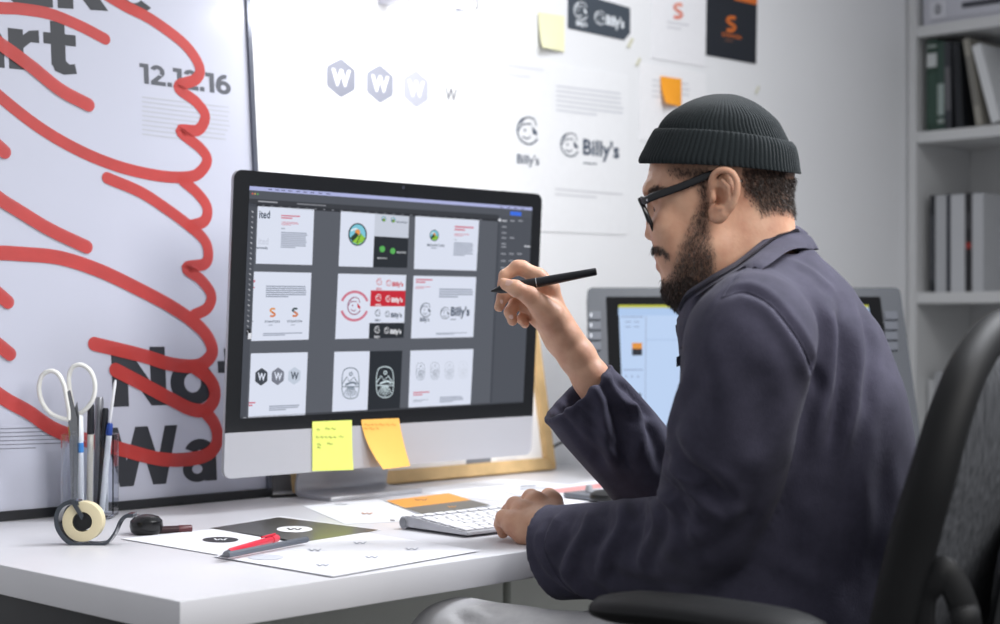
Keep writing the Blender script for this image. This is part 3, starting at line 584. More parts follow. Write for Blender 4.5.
r_, f_ = flat('printed_sheet', [(121, 538.5), (213, 528.8), (296, 541), (226, 556)], z+.0008, (234, 235, 240), 'white sheet with a black oval badge, left end under the pencil')
a = FArt(f_); a.ell(220.5, 539.8, 18, 2.7, (46, 48, 54)); a.mark(220.5, 539.8, 6, 1.2, (226, 228, 232), 1); a.done('print', r_)
r_, f_ = flat('printed_sheet', [(213, 556), (365, 532.5), (480, 550.5), (333, 576.5)], z+.0013, (233, 234, 240), 'wide white sheet with faint grey badges nearest the front edge of the desk')
a = FArt(f_); a.ell(266, 557.3, 18, 2.7, (205, 208, 218))
for x, y in ((315, 550), (323, 565), (360, 543), (372, 557), (412, 549)): a.mark(x, y, 6, 1.4, (186, 190, 202)); a.line(x-12, y+2, x+12, y+.5, .5, (206, 208, 216))
a.done('print', r_)
# pen and pencil on the sheets
def rod(name, p0, p1, z0, r, m, label, cat, caps=()):
    a_ = atZ(*p0, z0); c_ = atZ(*p1, z0); root = empty(name, ((a_+c_)/2)[:2] + (z0-r,) if False else ((a_.x+c_.x)/2, (a_.y+c_.y)/2, z0-r), label, cat); return a_, c_, root
a_, c_, rp = rod('ballpoint_pen', (223, 553.5), (277, 538), DZ+.0095, .0045, None, 'red ballpoint pen lying across the papers, above the grey pencil', 'pen')
d_ = (c_-a_); redp = mat('red_plastic', (214, 44, 66), .35)
b = B(); tube(b, [a_+d_*.1, a_+d_*.14, c_-d_*.12, c_-d_*.1], [.003, .0042, .0045, .0035], 12); obj('barrel', b, redp, rp, True)
b = B(); tube(b, [a_, a_+d_*.03, a_+d_*.105], [.0006, .002, .003], 10); obj('tip', b, mat('pen_tip_grey', (70, 72, 80), .3, .5), rp, True)
b = B(); tube(b, [c_-d_*.11, c_-d_*.02, c_], [.0048, .0052, .0045], 12); obj('cap', b, mat('red_cap', (224, 66, 84), .35), rp, True)
b = B(); tube(b, [c_-d_*.04+Vector((0, 0, .006)), c_-d_*.3+Vector((0, 0, .0062))], .0013, 8); obj('clip', b, redp, rp, True)
a_, c_, rp = rod('pencil', (219, 556.5), (307, 539.5), DZ+.0085, .0038, None, 'slate grey pencil lying across the papers, just below the red pen', 'pencil')
d_ = (c_-a_); b = B(); tube(b, [a_+d_*.09, c_], .0038, 6); obj('barrel', b, mat('pencil_grey', (92, 98, 108), .45), rp)
b = B(); tube(b, [a_, a_+d_*.09], [.0004, .0037], 8); obj('tip', b, mat('pencil_tip', (60, 62, 68), .5), rp, True)

# ------------------------------------------------------------------ keyboard
kb0 = atZ(471, 538.5, DZ); kang = math.radians(6.5); KM = Matrix.Translation((kb0.x-.002, kb0.y+.004, DZ+.0036)) @ Matrix.Rotation(kang-math.radians(8), 4, 'Z')
kbd = empty('keyboard', (kb0.x+.14, kb0.y+.06, DZ), 'slim aluminium keyboard with white keys under the left hand', 'keyboard')
b = B(); prism(b, [KM @ Vector((0, y, zz)) for y, zz in ((0, 0), (.130, 0), (.130, .014), (.125, .0150), (0, .0035))], KM.to_3x3() @ Vector((.281, 0, 0))); bmesh.ops.bevel(b, geom=b.edges[:], offset=.0008, segments=2, affect='EDGES'); obj('body', b, ALU, kbd, True)
b = B(); tube(b, [KM @ Vector((-.001, .131, .0052)), KM @ Vector((.282, .131, .0052))], .0088, 24); obj('battery_tube', b, ALU, kbd, True)
b = B(); tube(b, [KM @ Vector((-.0022, .131, .0052)), KM @ Vector((-.0009, .131, .0052))], .0068, 24); obj('battery_cap', b, mat('cap_grey', (150, 152, 156), .3, .6), kbd, True)
slope = math.atan2(.0115, .125); K0 = None
def key_mesh(wd, dp):
    b = B(); box(b, (-wd/2, -dp/2, 0), (wd/2, dp/2, .0022), .0012, 2); me = bpy.data.meshes.new('key'); b.to_mesh(me); b.free(); me.materials.append(mat('key_white', (240, 240, 243), .45)); me.shade_smooth(); me.set_sharp_from_angle(angle=.6); return me
meshes = {}; R3 = Matrix.Rotation(slope, 4, 'X')
rows = [[1.0]*13+[1.0], [1.0]*13+[1.6], [1.6]+[1.0]*13, [1.85]+[1.0]*11+[1.85], [2.35]+[1.0]*10+[2.35], [1, 1, 1, 1.3, 5.1, 1.3, 1, 1, 1, 1]]
for ri, row in enumerate(rows):
    y = .114-ri*.0193 + (0 if ri else .002); dp = .0155 if ri else .009; tot = sum(row); un = .274/tot; x = .0035
    for wdt in row:
        w_ = wdt*un-.0032; key = (round(w_, 4), dp)
        if key not in meshes: meshes[key] = key_mesh(w_, dp)
        o = bpy.data.objects.new('key', meshes[key]); C.objects.link(o); o.parent = kbd
        L = KM @ Vector((x+wdt*un/2, y, .0035+y*math.tan(slope)+.0002)); o.matrix_local = Matrix.Translation(L-kbd.location) @ Matrix.Rotation(kang-math.radians(8), 4, 'Z') @ R3
        x += wdt*un
# ------------------------------------------------------------------ pen tablet and stand
T0 = atZ(562, 499, DZ); tb = empty('pen_tablet', (T0.x+.12, T0.y-.07, DZ), 'flat grey pen tablet half hidden behind the left sleeve', 'tablet')
TM = Matrix.Translation((T0.x-.015, T0.y-.15, DZ+.0026)) @ Matrix.Rotation(math.radians(-6), 4, 'Z')
b = B(); box(b, (0, 0, 0), (.27, .15, .0085), .003, 3, TM); obj('body', b, mat('tablet_grey', (112, 116, 124), .45), tb, True)
b = B(); box(b, (.05, .02, .0086), (.255, .13, .0092), .0003, 1, TM); obj('active_area', b, mat('tablet_dark', (62, 64, 70), .5), tb, True)
b = B(); lathe(b, [(0, 0), (.006, 0), (.006, .004), (.005, .011), (0, .0118)], 16, TM @ Matrix.Translation((.03, .12, .0095))); obj('button', b, mat('button_silver', (176, 178, 184), .35), tb, True)
s_ = atZ(607, 500, DZ+.012); b = B(); lathe(b, [(0, 0), (.026, 0), (.0275, .004), (.026, .010), (.018, .015), (.007, .0165), (.005, .013), (0, .012)], 32, Matrix.Translation((s_.x, s_.y, TM.translation.z+.0098)) @ Matrix.Diagonal((1, 1, .9, 1))); tag(obj('pen_stand', b, BLACKP, None, True), 'round black pen stand on the grey tablet beside the sleeves', 'pen stand')
# cable behind the cuff
b = B(); tube(b, sm([atY(528, 473.5, 2.19), atY(540, 455, 2.2), atY(553, 447, 2.2), atY(563, 442, 2.195), atY(578, 438, 2.19), atY(600, 438, 2.17), atY(640, 446, 2.12), atY(680, 440, 2.05)]), .0028, 8); tag(obj('cable', b, BLACKP, None, True), 'black cable hanging between the picture frame and the raised sleeve', 'cable')

# ------------------------------------------------------------------ pen holder with pens and scissors
cx0 = atZ(90, 518, DZ); hv = 2.33
holder = empty('pen_holder', (cx0.x, cx0.y, DZ), 'clear acrylic pen holder full of pens, at the left on the desk', 'pen holder')
glass = mat('clear_acrylic', (250, 252, 255), .04, trans=1, ior=1.25)
def ringpoly(r, hgt, n=8):
    return [(cx0.x+r*math.cos(2*PI*(k+.5)/n+HEAD), cx0.y+r*math.sin(2*PI*(k+.5)/n+HEAD), hgt) for k in range(n)]
b = B(); R1, R2 = .041, .0385; L = [ringpoly(R1*.86, DZ+.0002), ringpoly(R1, DZ+.004), ringpoly(R1, DZ+.122), ringpoly(R2, DZ+.122), ringpoly(R2, DZ+.007), ringpoly(R2*.6, DZ+.006)]
prev = None
for i, l in enumerate(L):
    ring = [b.verts.new(p) for p in l]
    if prev:
        for k in range(8): b.faces.new((prev[k], prev[(k+1) % 8], ring[(k+1) % 8], ring[k]))
    else: b.faces.new(ring)
    prev = ring
b.faces.new(prev); obj('cup', b, glass, holder)
b = B(); box(b, (-.0012, -.037, .007), (.0012, .037, .112), .0004, 1, Matrix.Translation(cx0) @ Matrix.Rotation(HEAD+.3, 4, 'Z')); obj('divider', b, glass, holder)
def pen(px0, py0, off, r, col, capcol, label, capfrac=.3, tilt=0, cat='pen', name='pen', tip=None):
    base = Vector((cx0.x, cx0.y, DZ+.009)) + RT*((px0-90)*.00143*.62) + FW*off; v0 = base.dot(FW)
    top = CAM + ray(px0, py0)*(v0+off*.3); root = empty(name, base, label, cat, 'pens and pencils in the clear holder')
    d_ = top-base
    b = B(); tube(b, [base, base+d_*.03, base+d_*(1-capfrac)], [r*.5, r, r], 12); obj('barrel', b, col, root, True)
    b = B(); tube(b, [base+d_*(1-capfrac), base+d_*(1-capfrac+.01), base+d_*.98, top], [r, r*1.15, r*1.05, r*.8], 12); obj('cap', b, capcol, root, True)
    return root, base, d_
P_ = lambda n, c, **k: mat('pen_'+n, c, .35, **k)
r_, bs, dd = pen(79, 415, -.016, .0058, P_('white', (236, 240, 246)), P_('white', (0, 0, 0)), 'white marker with a blue band in the clear pen holder', .27)
b = B(); tube(b, [bs+dd*.62, bs+dd*.72], .0062, 14); obj('band', b, P_('blue', (66, 140, 214)), r_, True)
pen(91, 404, -.006, .0046, P_('pale', (206, 202, 192)), P_('black', (34, 36, 42)), 'black-capped pen with a pale barrel in the clear pen holder', .28)
r_, bs, dd = pen(99.5, 397, .008, .0058, P_('steel', (150, 152, 158), metal=.6), P_('steel', (0, 0, 0)), 'thick steel-grey marker, among the tallest in the clear pen holder', .32)
pen(105.5, 408, .0, .0046, P_('black', (0, 0, 0)), P_('black', (0, 0, 0)), 'all-black pen in the clear pen holder, beside the steel-grey marker', .2)
pen(110, 423, -.004, .0042, P_('clear', (226, 230, 236)), P_('darkblue', (38, 70, 150)), 'short pen with a dark blue end in the clear pen holder', .14)
pen(71, 425, .012, .0042, P_('yellow', (206, 180, 96)), P_('yellow', (0, 0, 0)), 'yellowish pencil against the left side of the clear pen holder', .1, name='pencil', cat='pencil')
b = B(); p0 = Vector((cx0.x, cx0.y, DZ+.010))+RT*.022+FW*.01; tube(b, sm([p0, p0+Vector((0, 0, .09)), CAM+ray(112, 405)*2.345, CAM+ray(115.5, 380)*2.345]), [.0022]*18+[.0012], 8)
tag(obj('plastic_stick', b, P_('stick', (236, 238, 242)), None, True), 'thin white curved stick rising at the right of the clear pen holder', 'stick')
# scissors
sc = empty('scissors', (cx0.x-.02*RT.x, cx0.y-.02*RT.y, DZ+.008), 'pair of scissors with white looped handles standing in the pen holder', 'scissors')
wh = mat('white_handle', (228, 228, 224), .35)
def D_(x, y, d=2.325): return CAM+ray(x, y)*d
for pts_, dd, nm in (([(69, 420), (60, 418), (50, 413), (42, 402), (39, 388), (42, 376), (50, 371), (58, 374), (64, 385), (67, 400), (69, 412)], 2.325, 'handle'), ([(73, 415), (79, 414), (86, 409), (93, 399), (95, 385), (91, 372), (82, 365), (73, 367), (69, 377), (70, 392), (72, 403)], 2.337, 'handle')):
    b = B(); P = sm([D_(x, y, dd) for x, y in pts_+[pts_[0]]], 5); tube(b, P, .0034, 10, sx=1.25); obj(nm, b, wh, sc, True)
stl = mat('blade_steel', (150, 152, 156), .25, .9)
for poly, dd in (([(66, 392), (70, 390), (77, 418), (78, 512), (73, 512), (71, 440), (67, 415)], 2.323), ([(77, 402), (72, 415), (70, 440), (72, 512), (77, 512), (78.5, 440), (79, 416)], 2.328)):
    b = B(); prism(b, [D_(x, y, dd) for x, y in poly], FW*.002); obj('blade', b, stl, sc)
b = B(); lathe(b, [(0, 0), (.004, 0), (.004, .003), (0, .0035)], 16, Matrix.Translation(D_(74, 430, 2.3255)) @ (-FW).to_track_quat('Z', 'Y').to_matrix().to_4x4()); obj('pivot', b, stl, sc)
# ------------------------------------------------------------------ tape dispenser
td = 2.075; t0 = atZ(93, 546, DZ)
disp = empty('tape_dispenser', (t0.x, t0.y, DZ), 'smoky translucent tape dispenser in front of the pen holder', 'tape dispenser')
smoke = mat('smoky_plastic', (84, 90, 98), .15, trans=.35, ior=1.35)
def TD(x, y, h=0): return CAM+ray(x, y)*td+FW*h
out = [(57, 508), (64, 501), (74, 499), (78, 502), (68, 506), (62, 513), (60, 522), (62, 531), (70, 540), (79, 544), (104, 544), (112, 540), (120, 530), (126, 521), (134, 518), (135, 515), (126, 515), (120, 519), (110, 533), (104, 541)]
arc = [(80, 500), (70, 499.5), (61, 505), (56.5, 515), (57.5, 527), (64, 538), (74, 545.2), (86, 546.3), (100, 546.3), (109, 543), (116, 534), (121, 523), (127, 517.5), (135, 516.5)]
b = B(); A1 = sm([TD(x, y) for x, y in arc], 4); inn = [p + (TD(87, 524)-p).normalized()*.0056 for p in A1[:34]] + [p + Vector((0, 0, .0050)) for p in A1[34:]]
n = len(A1); g = [[b.verts.new(p+FW*h) for h in (-.011, .011)] for p in A1]; h_ = [[b.verts.new(p+FW*h) for h in (-.011, .011)] for p in inn]
for i in range(n-1):
    b.faces.new((g[i][0], g[i+1][0], g[i+1][1], g[i][1])); b.faces.new((h_[i][0], h_[i][1], h_[i+1][1], h_[i+1][0]))
    b.faces.new((g[i][0], h_[i][0], h_[i+1][0], g[i+1][0])); b.faces.new((g[i][1], g[i+1][1], h_[i+1][1], h_[i][1]))
b.faces.new((g[0][0], g[0][1], h_[0][1], h_[0][0])); b.faces.new((g[-1][0], h_[-1][0], h_[-1][1], g[-1][1])); obj('body', b, smoke, disp, True)
b = B(); prism(b, [TD(x, y, .0) for x, y in ((72, 499), (76, 498), (86, 515), (84, 519))], FW*-.013); obj('hub_arm', b, smoke, disp)
MX = Matrix.Translation(TD(84, 521)) @ FW.to_track_quat('Z', 'Y').to_matrix().to_4x4()
b = B(); lathe(b, [(.009, -.0095), (.0112, -.0095), (.0112, .0095), (.009, .0095), (.009, -.0095)], 32, MX); lathe(b, [(0, -.008), (.009, -.008), (.009, .008), (0, .008)], 24, MX); obj('hub', b, BLACKP, disp, True)
b = B(); box(b, (-.001, -.011, 0), (.006, .011, .0012), 0, 1, Matrix.Translation(TD(133, 516)) @ Matrix.Rotation(HEAD-PI/2, 4, 'Z')); obj('cutter', b, stl, disp)
b = B(); lathe(b, [(.0125, -.009), (.0245, -.009), (.0255, -.0085), (.0255, .0085), (.0245, .009), (.0125, .009), (.0125, -.009)], 48, MX); tag(obj('tape_roll', b, mat('cream_tape', (226, 214, 178), .45, noise=.04), None, True), 'cream roll of sticky tape in the smoky dispenser', 'tape roll')
# puck and pen behind it
pk = atZ(143.5, 535, DZ+.001); b = B(); lathe(b, [(0, 0), (.016, 0), (.0205, .004), (.0222, .011), (.0212, .018), (.016, .0235), (.008, .026), (0, .0265)], 40, Matrix.Translation((pk.x+.012, pk.y+.012, DZ))); tag(obj('round_puck', b, mat('gloss_black', (18, 19, 21), .22), None, True), 'small glossy black domed puck beside the tape dispenser', 'puck')
a_, c_, rp = rod('marker_pen', (158, 530), (192, 528.5), DZ+.0052, .005, None, 'dark brown-red marker lying behind the black puck', 'pen')
d_ = c_-a_; b = B(); tube(b, [a_, a_+d_*.6], .005, 12); obj('barrel', b, mat('marker_dark', (52, 30, 34), .3), rp, True); b = B(); tube(b, [a_+d_*.6, a_+d_*.97, c_], [.0054, .0052, .0042], 12); obj('cap', b, mat('marker_red', (84, 36, 42), .3), rp, True)
# ================================================================== display tablet
sv = 3.1; top_z = CAMZ+38*sv/FPX
TL = atD(587, 287.5, sv); TR_ = atD(900, 287.5, sv); rec = math.radians(29)
dv = (UP*math.cos(rec) + FW*math.sin(rec)).normalized(); DWd = (TR_-TL).length; DH = .335
dp = Plane(TL-dv*DH, RT, dv)
ct = empty('display_tablet', (dp.p(DWd/2, 0).x+.05, dp.p(DWd/2, 0).y+.05, DZ), 'big dark grey pen display with side buttons and a pale blue screen, behind the man', 'display')
dg = mat('tablet_casing', (70, 74, 82), .42, bump=.05, bscale=700)
b = B(); slabr(b, dp, 0, 0, DWd, DH, -.035, 0, .012); bmesh.ops.bevel(b, geom=[e for e in b.edges if len(e.link_faces) == 2 and e.calc_face_angle(0) > 1], offset=.003, segments=2, affect='EDGES'); obj('casing', b, dg, ct, True)
u0, v1 = dp.uv(606, 297); u1 = dp.uv(880, 297)[0]
b = B(); slabr(b, dp, u0, .028, u1, v1, 0, .0012, .003); obj('bezel', b, mat('display_bezel', (12, 13, 16), .6), ct); MATS['display_bezel'].node_tree.nodes['Principled BSDF'].inputs['Specular IOR Level'].default_value = .1
su0, sv1 = dp.uv(618.5, 305.5); su1 = dp.uv(868, 305)[0]
a = Art(dp, .0018)
a.face([(su0, .04), (su1, .04), (su1, sv1), (su0, sv1)], (186, 208, 240), 0, 1)
a.poly([(618.5, 305.5), (868, 305.5), (868, 308.3), (618.4, 308.3)], (188, 190, 70), .3, 1)
a.poly([(618.4, 308.3), (868, 308.3), (868, 316), (618.1, 316)], (172, 198, 234), .3, 1)
a.poly([(645.5, 317), (646.4, 317), (645.4, 440), (644.5, 440)], (160, 176, 204), .4, 1); a.poly([(646, 340), (868, 340), (868, 340.8), (646, 340.8)], (166, 190, 224), .4, 1)
for x, y, w_ in ((625, 322, 6), (634, 322, 5), (625, 327, 6), (634, 327, 5), (621, 317, 22), (623, 370, 20)): a.poly([(x, y), (x+w_, y), (x+w_, y+.9), (x, y+.9)], (136, 152, 184), .4, 1)
a.poly([(632, 343.5), (642, 343.5), (642, 349.5), (632, 349.5)], (222, 146, 60), .4, 1); a.poly([(632, 349.5), (642, 349.5), (642, 356), (632, 356)], (36, 40, 50), .4, 1); a.poly([(634, 394), (641, 394), (641, 406), (634, 406)], (36, 40, 56), .4, 1)
for x in (626, 632, 638): a.ell(x, 377, .9, 1.2, (140, 156, 190), .4, 1, 8)
a.done('screen', ct, 'pale blue lit screen')
for sx0, sx1 in ((588.5, 601), (884, 898)):
    for i in range(4):
        y = 312+i*10.2; uu0, vv1 = dp.uv(sx0, y); uu1, vv0 = dp.uv(sx1, y+8); b = B(); slabr(b, dp, uu0, vv0, uu1, vv1, 0, .003, .0025, 3); obj('button', b, mat('button_dark', (88, 92, 102), .4), ct, True)
        if sx0 < 700: b = B(); uu0, vv1 = dp.uv(590, y+2); uu1, vv0 = dp.uv(592, y+5.5); slabr(b, dp, uu0, vv0, uu1, vv1, .003, .0034, .0005, 2); obj('indicator', b, ink((200, 204, 212)), ct)
bx = dp.p(DWd/2, .03, -.03); bt = dp.p(DWd/2, .22, -.03)
for s in (-.14, .14):
    b = B(); f_ = RT*s; tube(b, [bt+f_, Vector((bt.x, bt.y, DZ+.008))+FW*.05+f_], .011, 10); obj('prop_leg', b, dg, ct, True)
    b = B(); tube(b, [bx+f_+UP*.01, Vector((bx.x, bx.y, DZ+.010))+f_-FW*.01], .009, 10); obj('front_foot', b, dg, ct, True)
# ================================================================== bookcase on the right wall
SX = 3.69; SDp = .28; Y0 = 2.245; Y1 = 1.30
shm = mat('shelf_paint', (206, 207, 208), .5, noise=.02, nscale=6)
bk = empty('bookcase', (SX+SDp/2, (Y0+Y1)/2, 0), 'tall white open bookcase standing at the right edge of the room', 'bookcase')
for nm, lo, hi in (('side_panel', (SX, Y0-.024, 0), (SX+SDp, Y0, 2.1)), ('side_panel', (SX, Y1, 0), (SX+SDp, Y1+.024, 2.1)), ('back_panel', (SX+SDp-.008, Y1+.024, .02), (SX+SDp, Y0-.024, 2.08)), ('top_panel', (SX, Y1+.024, 2.076), (SX+SDp-.008, Y0-.024, 2.1))):
    b = B(); box(b, lo, hi, .001, 1); obj(nm, b, shm, bk, True)
SH = (.05, .34, .655, 1.093, 1.505, 1.776)
for i, zz in enumerate(SH):
    b = B(); box(b, (SX+.001, Y1+.0245, zz-.028 if i else 0.0), (SX+SDp-.0085, Y0-.0245, zz), .001, 1); obj('shelf', b, shm, bk, True)
def book(y, t, h, dpt, zz, cov, pages, label, lean=0, spine=None, group=None, x=SX+.02, kind='book', band=None):
    """book standing spine out; y = its left end seen from the front"""
    root = empty('book', (x+dpt/2, y-t/2, zz), label, kind, 'books on the upper shelf' if zz > 1.4 else 'books on the middle shelf' if zz > 1 else 'books on the lower shelf')
    M = Matrix.Translation((x, y, zz+t*math.sin(abs(lean)))) @ Matrix.Rotation(lean, 4, 'X')
    cm = mat('cover_%d_%d_%d' % cov, cov, .5)
    for nm, lo, hi in (('cover', (0, -.002, 0), (dpt, 0, h)), ('cover', (0, -t, 0), (dpt, -t+.002, h)), ('spine', (-.002, -t, 0), (0, 0, h))):
        b = B(); box(b, lo, hi, .0005, 1, M); obj(nm, b, mat('cover_%d_%d_%d' % (spine if nm == 'spine' and spine else cov), (spine if nm == 'spine' and spine else cov), .5), root, True)
    b = B(); box(b, (.0005, -t+.0022, .003), (dpt-.004, -.0022, h-.003), 0, 1, M); obj('pages', b, paper(pages), root)
    for z0, z1, c in band or ():
        b = B(); box(b, (-.0026, -t+.001, z0), (-.0021, -.001, z1), 0, 1, M); obj('spine_label', b, ink(c), root)
    return root
z2, z3, z4 = SH[4], SH[3], SH[2]
y = Y0-.026-.018
book(y, .030, .235, .17, z2, (44, 66, 56), (190, 190, 186), 'dark green book with a white band at the left end of its shelf', band=((.165, .2, (196, 200, 200)), (.215, .222, (150, 160, 156)), (.02, .15, (52, 76, 66))))
book(y-.031, .020, .228, .17, z2, (52, 74, 66), (190, 190, 186), 'slimmer green book with pale lettering, second from the left on its shelf', band=((.04, .12, (150, 164, 160)), (.02, .03, (150, 160, 156))))
book(y-.0535, .017, .225, .17, z2, (54, 56, 62), (180, 180, 178), 'charcoal book standing beside the green books', -.015, band=((.05, .16, (98, 98, 102)),))
book(y-.084, .019, .222, .17, z2, (30, 33, 38), (150, 150, 150), 'black book leaning between the charcoal and the beige books', -.05)
book(y-.140, .017, .225, .17, z2, (150, 147, 138), (190, 188, 180), 'beige-grey book leaning on the upper shelf beside the black one', -.17, band=((.05, .18, (122, 120, 114)),))
book(y-.182, .024, .205, .17, z2, (214, 216, 218), (206, 206, 204), 'white book leaning at the picture edge on the upper shelf', -.27)
y = Y0-.026-.022; x_ = SX+.03
for t, c, lb, bd in ((.014, (36, 38, 44), 'slim black book at the left end of the middle shelf row', ((.03, .2, (70, 72, 78)),)), (.031, (176, 178, 182), 'pale grey thick book right beside the slim black one', None), (.010, (34, 38, 50), 'very thin navy-black book between two pale ones', None),
                     (.040, (188, 190, 194), 'widest pale book in the middle shelf row', None), (.018, (34, 34, 38), 'black book with a red mark on its spine', ((.11, .125, (150, 48, 44)), (.16, .2, (60, 60, 64)))), (.030, (182, 184, 188), 'pale book at the picture edge in the middle row', None)):
    book(y, t, .248 if c[0] > 100 else .25, .17, z3, c, (196, 196, 192), lb, x=x_, band=bd); y -= t+.0012
y = Y0-.026-.004
for t, h, c, lb in ((.018, .215, (196, 198, 200), 'slim white book at the left end of the lowest visible shelf'), (.026, .235, (170, 172, 176), 'grey-white book second on the lowest visible shelf')):
    book(y, t, h, .17, z4, c, (196, 196, 192), lb, x=SX+.05); y -= t+.0015
# storage box on the top visible shelf
bxr = empty('storage_box', (SX+.12, Y0-.26, SH[5]), 'white file box with a printed label on the highest visible shelf', 'box')
b = B(); box(b, (SX+.015, Y0-.47, SH[5]), (SX+.24, Y0-.035, SH[5]+.2), .003); obj('body', b, mat('box_card', (196, 197, 206), .6), bxr, True)
b = B(); box(b, (SX+.010, Y0-.475, SH[5]+.2005), (SX+.245, Y0-.03, SH[5]+.215), .003); obj('lid', b, mat('box_card', (0, 0, 0)), bxr, True)
lbp = Plane((SX+.0147, 0, 0), (0, -1, 0), (0, 0, 1)); a = Art(lbp)
a.poly([(930, 2), (946, 0), (946, 17), (930, 20)], (206, 207, 214), 0); a.ring(938, 9, 3.4, 5, .8, (60, 62, 70), 1); a.line(938, 6, 938, 13, 1.6, (50, 52, 60), 1)
a.text('Rationalism', 961, 8, 1060, -6, 7, (50, 52, 60), 1, bold=.05) if False else a.para(962, 4, 1040, 7, 2, -.14, (52, 54, 62), 1, fill=.9); a.para(948, 23, 1040, 24, 1, -.12, (130, 132, 140), 1); a.line(932, 21, 1040, 6, .7, (150, 152, 160), 1)
a.done('printed_label', bxr)
